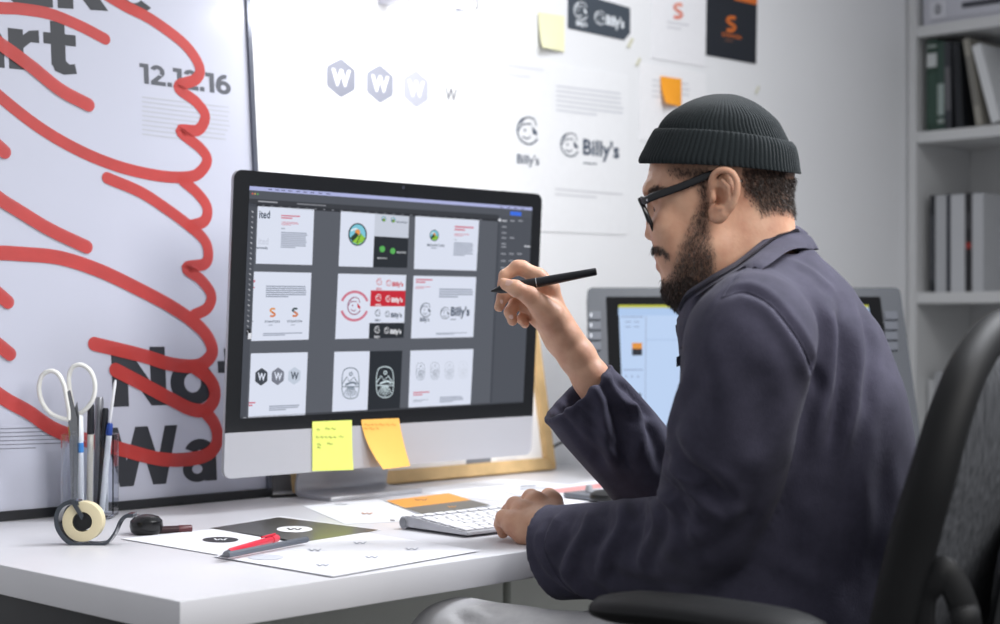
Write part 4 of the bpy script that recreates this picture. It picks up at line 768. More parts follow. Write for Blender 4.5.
# ================================================================== signed-distance modelling (all in the view frame u right, v away, w up)
F32 = np.float32
def pv(px, py, v, v0=None): return np.array([(px-500)*v/FPX, v, -(py-325)*v/FPX], F32)
def toW(P): P = np.asarray(P, dtype=np.float64); R_ = np.array([RT, FW, UP]); return P @ R_ + np.array(CAM)
def toV(p): p = Vector(p)-CAM; return np.array([p.dot(RT), p.dot(FW), p.dot(UP)], F32)
class Field:
    def __init__(s, lo, hi, h):
        s.h = h; s.lo = np.array(lo, F32); n = [int(round((b-a)/h))+1 for a, b in zip(lo, hi)]; s.n = n
        ax = [s.lo[i]+np.arange(n[i], dtype=F32)*F32(h) for i in range(3)]; s.ax = ax
        s.D = np.full(n, 1.0, F32)
    def _box(s, c0, c1):
        i = [max(0, int((c0[k]-s.lo[k])/s.h)) for k in range(3)]; j = [min(s.n[k], int((c1[k]-s.lo[k])/s.h)+2) for k in range(3)]
        if any(a >= b for a, b in zip(i, j)): return None
        sl = tuple(slice(a, b) for a, b in zip(i, j))
        return sl, s.ax[0][sl[0]][:, None, None], s.ax[1][sl[1]][None, :, None], s.ax[2][sl[2]][None, None, :]
    def _apply(s, bx, d, k, mode):
        sl = bx[0]; A = s.D[sl]
        if mode == 'u':
            if k > 0: hh = np.clip(.5+.5*(A-d)/k, 0, 1); s.D[sl] = A*(1-hh)+d*hh-k*hh*(1-hh)
            else: s.D[sl] = np.minimum(A, d)
        else:
            if k > 0: d = -d; hh = np.clip(.5-.5*(A-d)/k, 0, 1); s.D[sl] = A*(1-hh)+d*hh+k*hh*(1-hh)
            else: s.D[sl] = np.maximum(A, -d)
    def cap(s, a, b, ra, rb=None, k=.01, mode='u', cut=None):
        rb = ra if rb is None else rb; a = np.array(a, F32); b = np.array(b, F32); m = max(ra, rb)+k*2+s.h*3
        bx = s._box(np.minimum(a, b)-m, np.maximum(a, b)+m)
        if bx is None: return
        _, X, Y, Z = bx; ab = b-a; L = float(ab@ab)+1e-12
        t = np.clip(((X-a[0])*ab[0]+(Y-a[1])*ab[1]+(Z-a[2])*ab[2])/L, 0, 1)
        d = np.sqrt((X-a[0]-t*ab[0])**2+(Y-a[1]-t*ab[1])**2+(Z-a[2]-t*ab[2])**2)-(ra+(rb-ra)*t)
        if cut is not None:
            c, n = cut; d = np.maximum(d, (X-c[0])*n[0]+(Y-c[1])*n[1]+(Z-c[2])*n[2])
        s._apply(bx, d.astype(F32), k, mode)
    def chain(s, pts, rs, k=.006, mode='u'):
        for i in range(len(pts)-1): s.cap(pts[i], pts[i+1], rs[i], rs[i+1], k, mode)
    def ell(s, c, r, k=.01, mode='u', rot=None):
        r = np.array(r, F32); m = float(r.max())+k*2+s.h*3; bx = s._box(np.array(c)-m, np.array(c)+m)
        if bx is None: return
        _, X, Y, Z = bx; X = X-c[0]; Y = Y-c[1]; Z = Z-c[2]
        if rot is not None: X, Y, Z = (rot[0][0]*X+rot[0][1]*Y+rot[0][2]*Z, rot[1][0]*X+rot[1][1]*Y+rot[1][2]*Z, rot[2][0]*X+rot[2][1]*Y+rot[2][2]*Z)
        k0 = np.sqrt((X/r[0])**2+(Y/r[1])**2+(Z/r[2])**2); k1 = np.sqrt((X/r[0]**2)**2+(Y/r[1]**2)**2+(Z/r[2]**2)**2)+1e-9
        s._apply(bx, (k0*(k0-1)/k1).astype(F32), k, mode)
    def mesh(s, smooth=1):
        D = s.D; n = D.shape; neg = D < 0
        cnt = np.zeros([m-1 for m in n], np.int8); S = np.zeros([m-1 for m in n]+[3], F32); C8 = [(i, j, k) for i in (0, 1) for j in (0, 1) for k in (0, 1)]
        def sl(o): return tuple(slice(o[i], n[i]-1+o[i]) for i in range(3))
        tot = sum(neg[sl(o)].astype(np.int8) for o in C8); act = (tot > 0) & (tot < 8); idx = -np.ones(act.shape, np.int64); w_ = np.argwhere(act); idx[act] = np.arange(len(w_))
        acc = np.zeros((len(w_), 3)); c = np.zeros(len(w_))
        for o in C8:
            for a in range(3):
                if o[a]: continue
                o2 = list(o); o2[a] = 1; i0 = w_+np.array(o); i1 = w_+np.array(o2); d0 = D[tuple(i0.T)]; d1 = D[tuple(i1.T)]; m = (d0 < 0) != (d1 < 0)
                t = np.where(m, d0/(d0-d1+1e-12), 0); p = np.array(o, float)[None]+np.eye(3)[a][None]*t[:, None]; acc[m] += p[m]; c[m] += 1
        V = (w_+acc/np.maximum(c, 1)[:, None])*s.h+s.lo; Q = []
        for a in range(3):
            b, e = (a+1) % 3, (a+2) % 3; s0 = [slice(1, n[i]-1) for i in range(3)]; s0[a] = slice(0, n[a]-1); s1 = list(s0); s1[a] = slice(1, n[a])
            A = neg[tuple(s0)]; Bn = neg[tuple(s1)]; W = np.argwhere(A != Bn); off = np.array([1 if i != a else 0 for i in range(3)]); flip = A[tuple(W.T)]; W = W+off
            eb = np.eye(3, dtype=int)[b]; ee = np.eye(3, dtype=int)[e]
            f = np.stack([idx[tuple((W-eb-ee).T)], idx[tuple((W-ee).T)], idx[tuple(W.T)], idx[tuple((W-eb).T)]], 1); f[~flip] = f[~flip][:, ::-1]; Q.append(f)
        Q = np.concatenate(Q); Q = Q[(Q >= 0).all(1)]
        for _ in range(smooth):
            A = np.zeros_like(V); c = np.zeros(len(V))
            for i, j in ((0, 1), (1, 2), (2, 3), (3, 0)):
                np.add.at(A, Q[:, i], V[Q[:, j]]); np.add.at(A, Q[:, j], V[Q[:, i]]); np.add.at(c, Q[:, i], 1); np.add.at(c, Q[:, j], 1)
            V = V*.5+A/np.maximum(c, 1)[:, None]*.5
        return V, Q
def np_mesh(name, V, Q):
    me = bpy.data.meshes.new(name); me.vertices.add(len(V)); me.vertices.foreach_set('co', np.asarray(V, F32).ravel())
    me.loops.add(len(Q)*4); me.loops.foreach_set('vertex_index', Q.ravel().astype(np.int32)); me.polygons.add(len(Q)); me.polygons.foreach_set('loop_start', np.arange(0, len(Q)*4, 4, dtype=np.int32)); me.polygons.foreach_set('loop_total', np.full(len(Q), 4, np.int32))
    me.update(calc_edges=True); me.validate(); return me
def normals(V, Q):
    n = np.cross(V[Q[:, 2]]-V[Q[:, 0]], V[Q[:, 3]]-V[Q[:, 1]]); N = np.zeros_like(V)
    for i in range(4): np.add.at(N, Q[:, i], n)
    return N/(np.linalg.norm(N, axis=1)[:, None]+1e-12)
from mathutils.bvhtree import BVHTree
def caster(V, Q):
    T = BVHTree.FromPolygons([Vector(v) for v in V], [tuple(int(i) for i in q) for q in Q]); return T
def folds(V, Q, T, lst):
    """raise or sink soft creases that run over the cloth; crease lines are cast from the view onto it"""
    N = normals(V, Q); out = V.copy()
    for pts_, amp, wd in lst:
        P = []
        for x, y, _ in [tuple(p) for p in sm([(x, y, 0) for x, y in pts_], 5)]:
            r = np.array([(x-500)/FPX, 1, -(y-325)/FPX]); h = T.ray_cast(Vector((0, 0, 0)), Vector(r).normalized())
            if h[0] is not None: P.append(np.array(h[0]))
        if len(P) < 2: continue
        P = np.array(P); lo = P.min(0)-wd*3; hi = P.max(0)+wd*3; m = np.where(((V > lo) & (V < hi)).all(1))[0]; X = V[m]; best = np.full(len(m), 1e9); tt = np.zeros(len(m))
        for i in range(len(P)-1):
            if np.linalg.norm(P[i+1]-P[i]) > .06: continue
            ab = P[i+1]-P[i]; t = np.clip(((X-P[i])@ab)/(ab@ab+1e-12), 0, 1); d = np.linalg.norm(X-P[i]-t[:, None]*ab, axis=1); u = d < best; best[u] = d[u]; tt[u] = (i+t[u])/(len(P)-1)
        e = np.clip(np.minimum(tt, 1-tt)*5+.15, 0, 1); f = np.exp(-(best/wd)**2)-.45*np.exp(-((best-wd*1.7)/wd)**2); out[m] += N[m]*(amp*e*f)[:, None]
    return out
# ------------------------------------------------------------------ the man
PB0 = toW(pv(800, 325, 1.83)); person = empty('person', (PB0[0], PB0[1], 0), 'man in dark beanie, glasses and navy jacket, drawing with a pen at the desk', 'person')
HV = 1.90
def hp(x, y, b=0): s_ = HV/FPX; v = HV+(b+(735-x)*.12)*s_; return pv(x, y, v)     # b: depth off the face's middle plane, in picture units
S_ = HV/FPX
def S(*a): return tuple(q_*S_ for q_ in a)
yaw = math.radians(7); RY = np.array([[math.cos(yaw), -math.sin(yaw), 0], [math.sin(yaw), math.cos(yaw), 0], [0, 0, 1]])   # local axes in view frame
def head():
    f = Field((.135, 1.72, -.02), (.41, 2.07, .30), .0018)
    E = lambda x, y, b, r, k=8, m='u': f.ell(hp(x, y, b), S(*r), k*S_, m, RY)
    Cc = lambda p0, p1, r0, r1, k=6, m='u': f.cap(hp(*p0), hp(*p1), r0*S_, r1*S_, k*S_, m)
    E(723, 168, 0, (71.5, 58, 61))
    E(695, 195, 0, (48, 53, 55), 12); E(691, 225, 0, (37, 44, 45), 12); E(700, 250, 0, (42, 44, 42), 14)
    E(688, 278, 0, (24, 28, 28), 8); E(679, 289, 0, (15.5, 17, 13), 6)
    E(715, 250, 0, (28, 52, 34), 16)
    Cc((650, 190, -20), (650, 190, 20), 7, 7, 9)                      # brow
    Cc((667, 226, -31), (667, 226, 31), 13, 13, 16)                  # cheekbones and cheeks
    E(672, 245, -24, (16, 14, 22), 14); E(672, 245, 24, (16, 14, 22), 14)
    for s in (-1, 1): E(649, 206, s*24, (11, 14, 9), 8, 's')                # sockets
    Cc((653, 203, 0), (652, 229, 0), 4.5, 6, 5); E(651.5, 234.5, 0, (7.2, 7, 6), 3)
    for s in (-1, 1): E(658, 237.5, s*9, (7, 5, 5), 3); E(656.5, 242, s*6, (3.6, 3.4, 2.4), 1.5, 's')
    E(667, 253, 0, (9.5, 17, 12), 5)
    Cc((659.5, 256.5, -9), (659.5, 256.5, 9), 4.8, 4.8, 1.5); Cc((661.5, 266, -8), (661.5, 266, 8), 5, 5, 1.5)
    for a_, b_ in (((657.5, 260.5, 0), (661, 260.5, 12)), ((657.5, 260.5, 0), (661, 260.5, -12)), ((661, 260.5, 12), (669, 261, 19)), ((661, 260.5, -12), (669, 261, -19))): Cc(a_, b_, 1.2, 1.2, 1.5, 's')
    for s in (-1, 1):                                                # eyes and lids
        E(663.5, 207, s*24, (9.5, 9.5, 9.5), 2)
        Cc((655, 202.5, s*15), (656, 202, s*26), 3, 3.4, 3); Cc((656, 202, s*26), (665, 207, s*35), 3.4, 3, 3); Cc((655.5, 213, s*16), (659, 213, s*30), 1.6, 1.6, 3)
    # neck
    Cc((738, 225, 0), (762, 300, 4), 45, 50, 18); Cc((708, 262, 0), (745, 330, 6), 40, 52, 20); E(765, 225, 0, (28, 34, 40), 16)
    # ears
    for s in (-1, 1):
        o = lambda x, y, b: (x, y, s*(-b)*-1 if False else s*b)
        base = 57
        E(719, 195, s*(base-3), (9, 6, 20), 6)
        hx = [(713, 190, base), (711.5, 181, base+5), (716, 172.5, base+9), (724, 170, base+12), (732, 173, base+13), (737, 182, base+13), (736.5, 194, base+12), (732, 206, base+9), (725, 214, base+5), (719, 219.5, base+2), (714, 217, base-1), (713, 209, base-2)]
        hx = [tuple(p) for p in sm([(x, y, s*b) for x, y, b in hx], 3)]
        for i in range(len(hx)-1): Cc(hx[i], hx[i+1], 3.2 if i < 24 else 4.4, 3.2 if i < 23 else 4.4, 1.5)
        E(725, 192, s*(base+4), (10, 3.5, 19), 3)
        ah = [(722, 180, s*(base+9)), (729, 187, s*(base+10)), (729, 200, s*(base+9)), (722, 208, s*(base+6)), (717, 208, s*(base+4))]
        for i in range(4): Cc(ah[i], ah[i+1], 2.2, 2.2, 2)
        E(719, 196, s*(base+9), (7, 10, 9.5), 2.5, 's'); E(717, 200, s*(base+4), (4, 9, 5), 1.5, 's')
        E(713, 197, s*(base+3), (3.5, 3.5, 5.5), 3); E(718.5, 212, s*(base+1.5), (5, 3.6, 6), 3)
    return f.mesh(2)
def hand(right):
    if right:
        v = 2.10; s = v/FPX; f = Field(toV(atD(480, 405, v))-np.array([0, .10, 0], F32), toV(atD(640, 250, v))+np.array([0, .11, 0], F32), .0012)
    else:
        v = 2.09; s = v/FPX; f = Field(toV(atD(485, 570, v))-np.array([0, .12, 0], F32), toV(atD(640, 480, v))+np.array([0, .12, 0], F32), .0012)
    p = lambda x, y, b=0: pv(x, y, v+b*s)
    ch = lambda pts, rs, k=2.5: f.chain([p(*q) for q in pts], [r*s for r in rs], k*s)
    if right:
        ch([(650, 470, 8), (613, 413, 6), (591, 378, 4), (577, 356, 4), (565, 339, 4), (557, 328, 6)], [25, 21, 18.5, 17.5, 17, 17.5], 6)
        ch([(578, 358, 14), (562, 338, 15), (553, 322, 16)], [17, 16, 16], 8)
        for x, y, b, r in ((549, 292, 6, 11), (545, 302, 16, 11.5), (541, 311, 26, 11), (538, 318, 34, 9.5)): ch([(560, 331, 10+b*.3), (x, y, b)], [14, r], 7)
        ch([(563, 336, -2), (551, 317, -8), (541, 306, -12)], [13, 13.5, 11], 8)                   # ball of the thumb
        ch([(541, 307, -12), (530, 296, -16), (515, 288, -19), (506, 284.5, -18)], [11.5, 9, 7.6, 5.6], 4)
        ch([(506, 284.5, -18), (503.5, 282.5, -17)], [5.6, 4.6], 2)
        ch([(549, 288, 6), (538, 277, 5), (522, 268, 4), (517, 267.5, 3)], [10.5, 8.6, 7.2, 7.2], 4); ch([(517, 267.5, 3), (505, 275.5, 1), (502, 285, -1)], [7, 6, 5], 2.5)
        ch([(545, 300, 16), (525, 291, 19), (512, 289, 18)], [10, 8, 7.4], 4); ch([(512, 289, 18), (503, 297, 13), (499, 307, 8)], [7.2, 6.2, 5], 2.5)
        ch([(541, 310, 26), (525, 304, 30), (516, 303, 29)], [9.5, 7.8, 7.2], 4); ch([(516, 303, 29), (510, 312, 22), (512.5, 321, 15)], [7, 6, 5], 2.5)
        ch([(539, 318, 34), (531, 312, 40), (526, 313, 39)], [8.5, 6.8, 6.2], 4); ch([(526, 313, 39), (522, 319, 32), (525, 324, 26)], [6, 5.3, 4.4], 2.5)
    else:
        ch([(640, 545, -50), (590, 540, -34), (565, 532, -20), (548, 527, -8)], [27, 24, 20, 16], 6)
        for x, y, b, r in ((514, 524, -2, 12.5), (523, 514, 10, 12.5), (536, 506, 24, 12.5), (552, 504, 38, 12)): ch([(552, 528, -8+b*.35), (x, y, b)], [16, r], 8)
        ch([(548, 531, -14), (524, 533, -10)], [13, 12], 8)
        ch([(514, 523, -2), (504, 518, 6)], [10.5, 8.4], 4); ch([(504, 518, 6), (501, 524, 14), (503, 533, 17)], [8.2, 6.8, 5.6], 3)
        ch([(523, 511, 10), (515, 505.5, 24)], [10.5, 9], 4); ch([(515, 505.5, 24), (509, 511, 34), (508, 520, 37)], [8.8, 7.4, 6], 3)
        ch([(536, 501, 24), (531, 498, 40)], [10.5, 9], 4); ch([(531, 498, 40), (524, 504, 52), (521, 513, 54)], [8.8, 7.4, 6], 3)
        ch([(551, 500, 38), (549, 497, 54)], [10.5, 9], 4); ch([(549, 497, 54), (543, 502, 66), (538, 510, 66)], [8.8, 7.4, 6], 3)
        ch([(556, 524, 10), (562, 518, 34), (557, 516, 50), (550, 517, 62)], [13, 10.5, 9, 7], 5)
    return f.mesh(2)
def torso():
    f = Field((-.02, 1.50, -.50), (.72, 2.35, .06), .007); k = .03
    for x, y, v, r in ((772, 375, 1.89, (.055, .09, .09)), (790, 440, 1.89, (.075, .09, .10)), (795, 540, 1.88, (.085, .09, .13)), (795, 640, 1.87, (.10, .11, .08))): f.ell(pv(x, y, v), r, k)
    f.cap(pv(760, 290, 1.88), pv(772, 345, 1.88), .045, .05, k)
    f.chain([pv(758, 338, 1.72), pv(708, 535, 1.81), pv(600, 545, 1.95)], [.045, .040, .030], .02)
    f.chain([pv(790, 345, 2.0), pv(690, 515, 2.13), pv(625, 440, 2.11)], [.045, .038, .028], .02)
    return f.mesh(1)
parts_ = [head(), hand(True), hand(False), torso()]
VH = parts_[0][0]; off = 0; VV = []; QQ = []
for V, Q in parts_: VV.append(V); QQ.append(Q+off); off += len(V)
VV = np.concatenate(VV); QQ = np.concatenate(QQ)
# hair density over the skin, from the side view of the head (same on both sides)
def inpoly(x, y, poly):
    c = np.zeros(len(x), bool); n = len(poly)
    for i in range(n):
        x0, y0 = poly[i]; x1, y1 = poly[(i+1) % n]
        if y0 == y1: continue
        c ^= ((y0 > y) != (y1 > y)) & (x < (x1-x0)*(y-y0)/(y1-y0)+x0)
    return c
def edged(x, y, poly):
    d = np.full(len(x), 1e9)
    for i in range(len(poly)):
        a_ = np.array(poly[i]); b_ = np.array(poly[(i+1) % len(poly)]); ab = b_-a_; t = np.clip(((x-a_[0])*ab[0]+(y-a_[1])*ab[1])/(ab@ab+1e-9), 0, 1); d = np.minimum(d, np.hypot(x-a_[0]-t*ab[0], y-a_[1]-t*ab[1]))
    return np.where(inpoly(x, y, poly), d, -d)
def unproj(V):
    """head-local side coordinates of a point: where it would sit in the side view"""
    b = (V[:, 1]-HV)/S_; x = V[:, 0]/(V[:, 1])*FPX+500; y = 325-V[:, 2]/V[:, 1]*FPX; return x, y, b-(735-x)*.12
MASKS = [([(664, 150), (667, 171), (676, 178), (690, 181), (697, 186), (699, 200), (693, 215), (687, 228), (681, 240), (677, 252), (675, 262), (671, 272), (664, 281), (659, 291), (662, 304), (684, 314), (704, 304), (712, 290), (716, 272), (715, 250), (711, 235), (709, 220), (710, 205), (709, 190), (710, 176), (720, 160), (700, 140)], 9, .62),
         ([(662, 280), (676, 276), (690, 270), (704, 282), (704, 300), (684, 316), (658, 306), (657, 290)], 8, .92),
         ([(650, 247), (656, 245.5), (663, 247.5), (668, 253), (670, 260), (667, 259), (662, 253.5), (652, 252)], 1.5, .85),
         ([(648, 190), (656, 186), (668, 189), (673, 193), (667, 195), (656, 194.5), (648, 196)], 1.6, .95),
         ([(733, 130), (733, 172), (741, 182), (745, 193), (752, 204), (762, 216), (775, 213), (788, 214), (803, 222), (812, 180), (806, 130)], 12, .75)]
def density(V):
    x, y, b = unproj(V); m = np.zeros(len(V))
    for poly, soft, amt in MASKS: m = np.maximum(m, np.clip(edged(x, y, poly)/soft+.3, 0, 1)*amt)
    lips = (np.abs(b) < 13) & (x < 667) & (y > 252) & (y < 274); m[lips & (y > 254.5)] *= .1
    m[((x > 708) & (x < 742) & (y > 168) & (y < 222) & (np.abs(b) > 54))] = 0
    return m
mask = np.zeros(len(VV), F32); mask[:len(VH)] = density(VH)
lipm = np.zeros(len(VV), F32); hx_, hy_, hb_ = unproj(VH); lipm[:len(VH)] = np.clip(1-np.abs(hb_)/16, 0, 1)*np.clip((669-hx_)/3, 0, 1)*np.clip((hy_-253)/2, 0, 1)*np.clip((271-hy_)/2, 0, 1)
skin = mat('skin', (212, 164, 140), .48, sss=.0)
def skin_nodes():
    nt = skin.node_tree; b = nt.nodes['Principled BSDF']; tc = nt.nodes.new('ShaderNodeTexCoord')
    b.inputs['Subsurface Weight'].default_value = .12; b.inputs['Subsurface Radius'].default_value = (.010, .0035, .002); b.inputs['Subsurface Scale'].default_value = 1
    n = nt.nodes.new('ShaderNodeTexNoise'); n.inputs['Scale'].default_value = 38; n.inputs['Detail'].default_value = 6; nt.links.new(tc.outputs['Object'], n.inputs['Vector'])
    r = nt.nodes.new('ShaderNodeValToRGB'); r.color_ramp.elements[0].position = .3; r.color_ramp.elements[1].position = .72
    r.color_ramp.elements[0].color = (*lin((198, 146, 120)), 1); r.color_ramp.elements[1].color = (*lin((222, 178, 150)), 1); nt.links.new(n.outputs['Fac'], r.inputs[0])
    at = nt.nodes.new('ShaderNodeAttribute'); at.attribute_name = 'lip'; mx = nt.nodes.new('ShaderNodeMix'); mx.data_type = 'RGBA'; nt.links.new(at.outputs['Fac'], mx.inputs[0]); nt.links.new(r.outputs[0], mx.inputs[6]); mx.inputs[7].default_value = (*lin((176, 104, 98)), 1)
    ah = nt.nodes.new('ShaderNodeAttribute'); ah.attribute_name = 'stubble'; n2 = nt.nodes.new('ShaderNodeTexNoise'); n2.inputs['Scale'].default_value = 420; n2.inputs['Detail'].default_value = 3; nt.links.new(tc.outputs['Object'], n2.inputs['Vector'])
    mr = nt.nodes.new('ShaderNodeMapRange'); mr.inputs['From Min'].default_value = .3; mr.inputs['From Max'].default_value = .7; mr.inputs['To Min'].default_value = .55; mr.inputs['To Max'].default_value = 1.1; nt.links.new(n2.outputs['Fac'], mr.inputs['Value'])
    ml = nt.nodes.new('ShaderNodeMath'); ml.operation = 'MULTIPLY'; ml.use_clamp = True; nt.links.new(ah.outputs['Fac'], ml.inputs[0]); nt.links.new(mr.outputs[0], ml.inputs[1])
    m2 = nt.nodes.new('ShaderNodeMix'); m2.data_type = 'RGBA'; nt.links.new(ml.outputs[0], m2.inputs[0]); nt.links.new(mx.outputs[2], m2.inputs[6]); m2.inputs[7].default_value = (*lin((60, 48, 44)), 1); nt.links.new(m2.outputs[2], b.inputs['Base Color'])
    bp = nt.nodes.new('ShaderNodeBump'); bp.inputs['Strength'].default_value = .25; bp.inputs['Distance'].default_value = .001; n3 = nt.nodes.new('ShaderNodeTexNoise'); n3.inputs['Scale'].default_value = 260; nt.links.new(tc.outputs['Object'], n3.inputs['Vector']); nt.links.new(n3.outputs['Fac'], bp.inputs['Height']); nt.links.new(bp.outputs[0], b.inputs['Normal'])
skin_nodes()
me = np_mesh('body', toW(VV), QQ)
for nm, arr in (('stubble', mask), ('lip', lipm)):
    if len(me.vertices) == len(arr): at = me.attributes.new(nm, 'FLOAT', 'POINT'); at.data.foreach_set('value', arr)
    else: print('ATTR MISMATCH', len(me.vertices), len(arr))
finish('body', me, skin, person, True)
# finger nails turned to the light
nailm = mat('nail', (226, 186, 172), .25)
for x, y, b_, nx, ny, rx, ry in ((508.5, 282.6, -24.2, -.25, .35, 5.2, 3.8), (500.2, 302, 5.5, -.75, .1, 3.8, 3.0), (511, 317, 11, -.7, 0, 3.6, 2.8)):
    c_ = Vector(toW(pv(x, y, 2.10+b_*2.10/FPX))); n_ = (RT*nx+UP*ny-FW*.8).normalized(); M = Matrix.Translation(c_) @ n_.to_track_quat('Z', 'Y').to_matrix().to_4x4() @ Matrix.Diagonal((rx/4, ry/4, 1, 1))
    b = B(); lathe(b, [(0, .0008), (.0026, .0006), (.0044, 0), (.0046, -.001), (0, -.0012)], 18, M); obj('fingernail', b, nailm, person, True)
# hair and beard strands
def strands(name, sel, dens, length, droop, m, w0=.00022, seed=1):
    rg = np.random.default_rng(seed); Nn = normals(VH, parts_[0][1]); i = np.where(sel)[0]; pr_ = mask[i]/mask[i].sum(); i = rg.choice(i, size=dens, p=pr_)
    P = VH[i]+rg.normal(0, .0009, (dens, 3)); N = Nn[i]; d0 = np.array(droop, float)
    T = N*.45+d0+rg.normal(0, .22, (dens, 3)); T = T/np.linalg.norm(T, axis=1)[:, None]; L = length*(.5+.7*rg.random(dens))*(.45+.55*mask[i]); T2 = T*.75+d0*.5-N*.1; T2 /= np.linalg.norm(T2, axis=1)[:, None]
    P = P-N*.0006; M1 = P+T*L[:, None]*.55; E1 = M1+T2*L[:, None]*.5; sd = np.cross(T, rg.normal(0, 1, (dens, 3))); sd /= np.linalg.norm(sd, axis=1)[:, None]
    A = np.stack([P-sd*w0, P+sd*w0, M1+sd*w0*.8, M1-sd*w0*.8, E1+sd*w0*.15, E1-sd*w0*.15], 1).reshape(-1, 3); b0 = np.arange(dens)*6
    Q = np.concatenate([np.stack([b0, b0+1, b0+2, b0+3], 1), np.stack([b0+3, b0+2, b0+4, b0+5], 1)]); me = np_mesh(name, toW(A), Q); o = finish(name, me, m, person); o['kind'] = 'stuff'; return o
hairm = mat('dark_hair', (64, 54, 50), .5); 
X_, Y_, B_ = unproj(VH)
strands('beard', (mask[:len(VH)] > .12) & (X_ < 722) & (Y_ > 196) & (Y_ < 312), 11500, .0075, (.12, 0, -.75), hairm)
strands('hair', (mask[:len(VH)] > .1) & ((X_ > 728) | (Y_ <= 196)) & (Y_ > 168) & ~((X_ > 785) & (Y_ < 178)) & ~((X_ < 676) & (Y_ > 184)), 13000, .007, (.35, 0, -.75), hairm, seed=2)
strands('eyebrows', (mask[:len(VH)] > .2) & (X_ < 676) & (Y_ > 184) & (Y_ < 198), 1600, .006, (.5, 0, .12), hairm, seed=3)
# eyes
for s_, nm in ((-1, 'eye'), (1, 'eye')):
    c = hp(663.4, 207.3, s_*23); r = 9.6*S_; d_ = Vector(RT)*-.88+FW*.10-UP*.35; M = Matrix.Translation(Vector(toW(c))) @ d_.to_track_quat('Z', 'Y').to_matrix().to_4x4()
    b = B(); lathe(b, [(r*math.sin(t*PI/16), r*math.cos(t*PI/16)) for t in range(0, 17)], 24, M); eo = obj(nm, b, mat('eye_white', (196, 186, 178), .15), person, True)
    b = B(); lathe(b, [(0, r*1.03), (r*.2, r*1.015), (r*.42, r*.93), (r*.42, r*.88)], 20, M); obj('iris', b, mat('iris_brown', (40, 26, 20), .1), eo, True)
# ------------------------------------------------------------------ beanie
knit = mat('knit_wool', (38, 50, 54), .95, sheen=.05)
def knit_nodes():
    nt = knit.node_tree; b = nt.nodes['Principled BSDF']; at = nt.nodes.new('ShaderNodeAttribute'); at.attribute_name = 'rib'
    n = nt.nodes.new('ShaderNodeTexNoise'); n.inputs['Scale'].default_value = 500; tc = nt.nodes.new('ShaderNodeTexCoord'); nt.links.new(tc.outputs['Object'], n.inputs['Vector'])
    r = nt.nodes.new('ShaderNodeValToRGB'); r.color_ramp.elements[0].color = (*lin((14, 20, 23)), 1); r.color_ramp.elements[1].color = (*lin((28, 37, 41)), 1); nt.links.new(n.outputs['Fac'], r.inputs[0]); nt.links.new(r.outputs[0], b.inputs['Base Color'])
    bp = nt.nodes.new('ShaderNodeBump'); bp.inputs['Strength'].default_value = .5; bp.inputs['Distance'].default_value = .001; nt.links.new(n.outputs['Fac'], bp.inputs['Height']); nt.links.new(bp.outputs[0], b.inputs['Normal'])
knit_nodes()
# side outline of the crown by height: (y, left x, right x); half-depth follows
def ringf(prof, ribamp, nr, name, NA=720):
    rings = []; b = B()
    prof = [tuple(p) for p in prof]
    for y0, y1, x0, x1, dep in prof:      # y at the front end, y at the back end
        ring = []
        for k in range(NA):
            t = 2*PI*k/NA; rr = 1+ribamp*(abs(math.sin(nr*t/2))**.7-.5)*min(1, dep/20)
            cx = (x0+x1)/2; hx = (x1-x0)/2*rr; e = 2.2
            ca, sa = math.cos(t), math.sin(t); ex = math.copysign(abs(ca)**(2/e), ca); ey = math.copysign(abs(sa)**(2/e), sa)
            x = cx+hx*ex; y = y0+(y1-y0)*((ex+1)/2)**2.2; ring.append(b.verts.new(Vector(toW(hp(x, y, dep*rr*ey)))))
        rings.append(ring)
    for A_, B__ in zip(rings, rings[1:]):
        for k in range(NA): b.faces.new((A_[k], A_[(k+1) % NA], B__[(k+1) % NA], B__[k]))
    if prof[-1][4] < 4: b.faces.new(rings[-1])
    return b
cr = [(150, 158, 655, 794, 62), (140, 150, 655, 793, 62), (128, 142, 658.5, 789, 59.5), (120, 130, 663, 783, 57), (112, 120, 671, 777, 53), (105, 110, 682, 766, 46), (100, 103, 692, 756, 36), (96.5, 98.5, 702, 747, 25), (94.5, 95, 711, 737, 14), (93.8, 93.8, 718, 728, 6), (94.6, 94.6, 722, 724, 1.2)]
cr = [tuple(p) for p in cr]
def interp(pr_, k=4):
    out = []
    A_ = np.array(pr_); n = len(A_)
    for i in range(n-1):
        for j in range(k):
            t = j/k; p0, p1, p2, p3 = A_[max(i-1, 0)], A_[i], A_[i+1], A_[min(i+2, n-1)]
            out.append(.5*((2*p1)+(p2-p0)*t+(2*p0-5*p1+4*p2-p3)*t*t+(3*p1-p0-3*p2+p3)*t**3))
    return out+[A_[-1]]
bn = obj('beanie', ringf(interp(cr), .022, 92, 'beanie'), knit, person, True, sharp=80)
cuff = [(155, 164, 655, 792, 61), (161, 171, 646, 798, 66), (163.5, 174, 641.5, 800, 69), (162.5, 173, 639.5, 800.5, 70.5), (158, 167, 639.5, 799.5, 71), (148, 156, 644.5, 798, 70), (138, 148, 649.5, 796, 68), (131, 144, 653.5, 793.5, 66), (128, 141.5, 656.5, 791, 64), (129, 143, 659, 788, 60)]
obj('turned_cuff', ringf(interp(cuff, 3), .020, 92, 'cuff'), knit, bn, True, sharp=80)
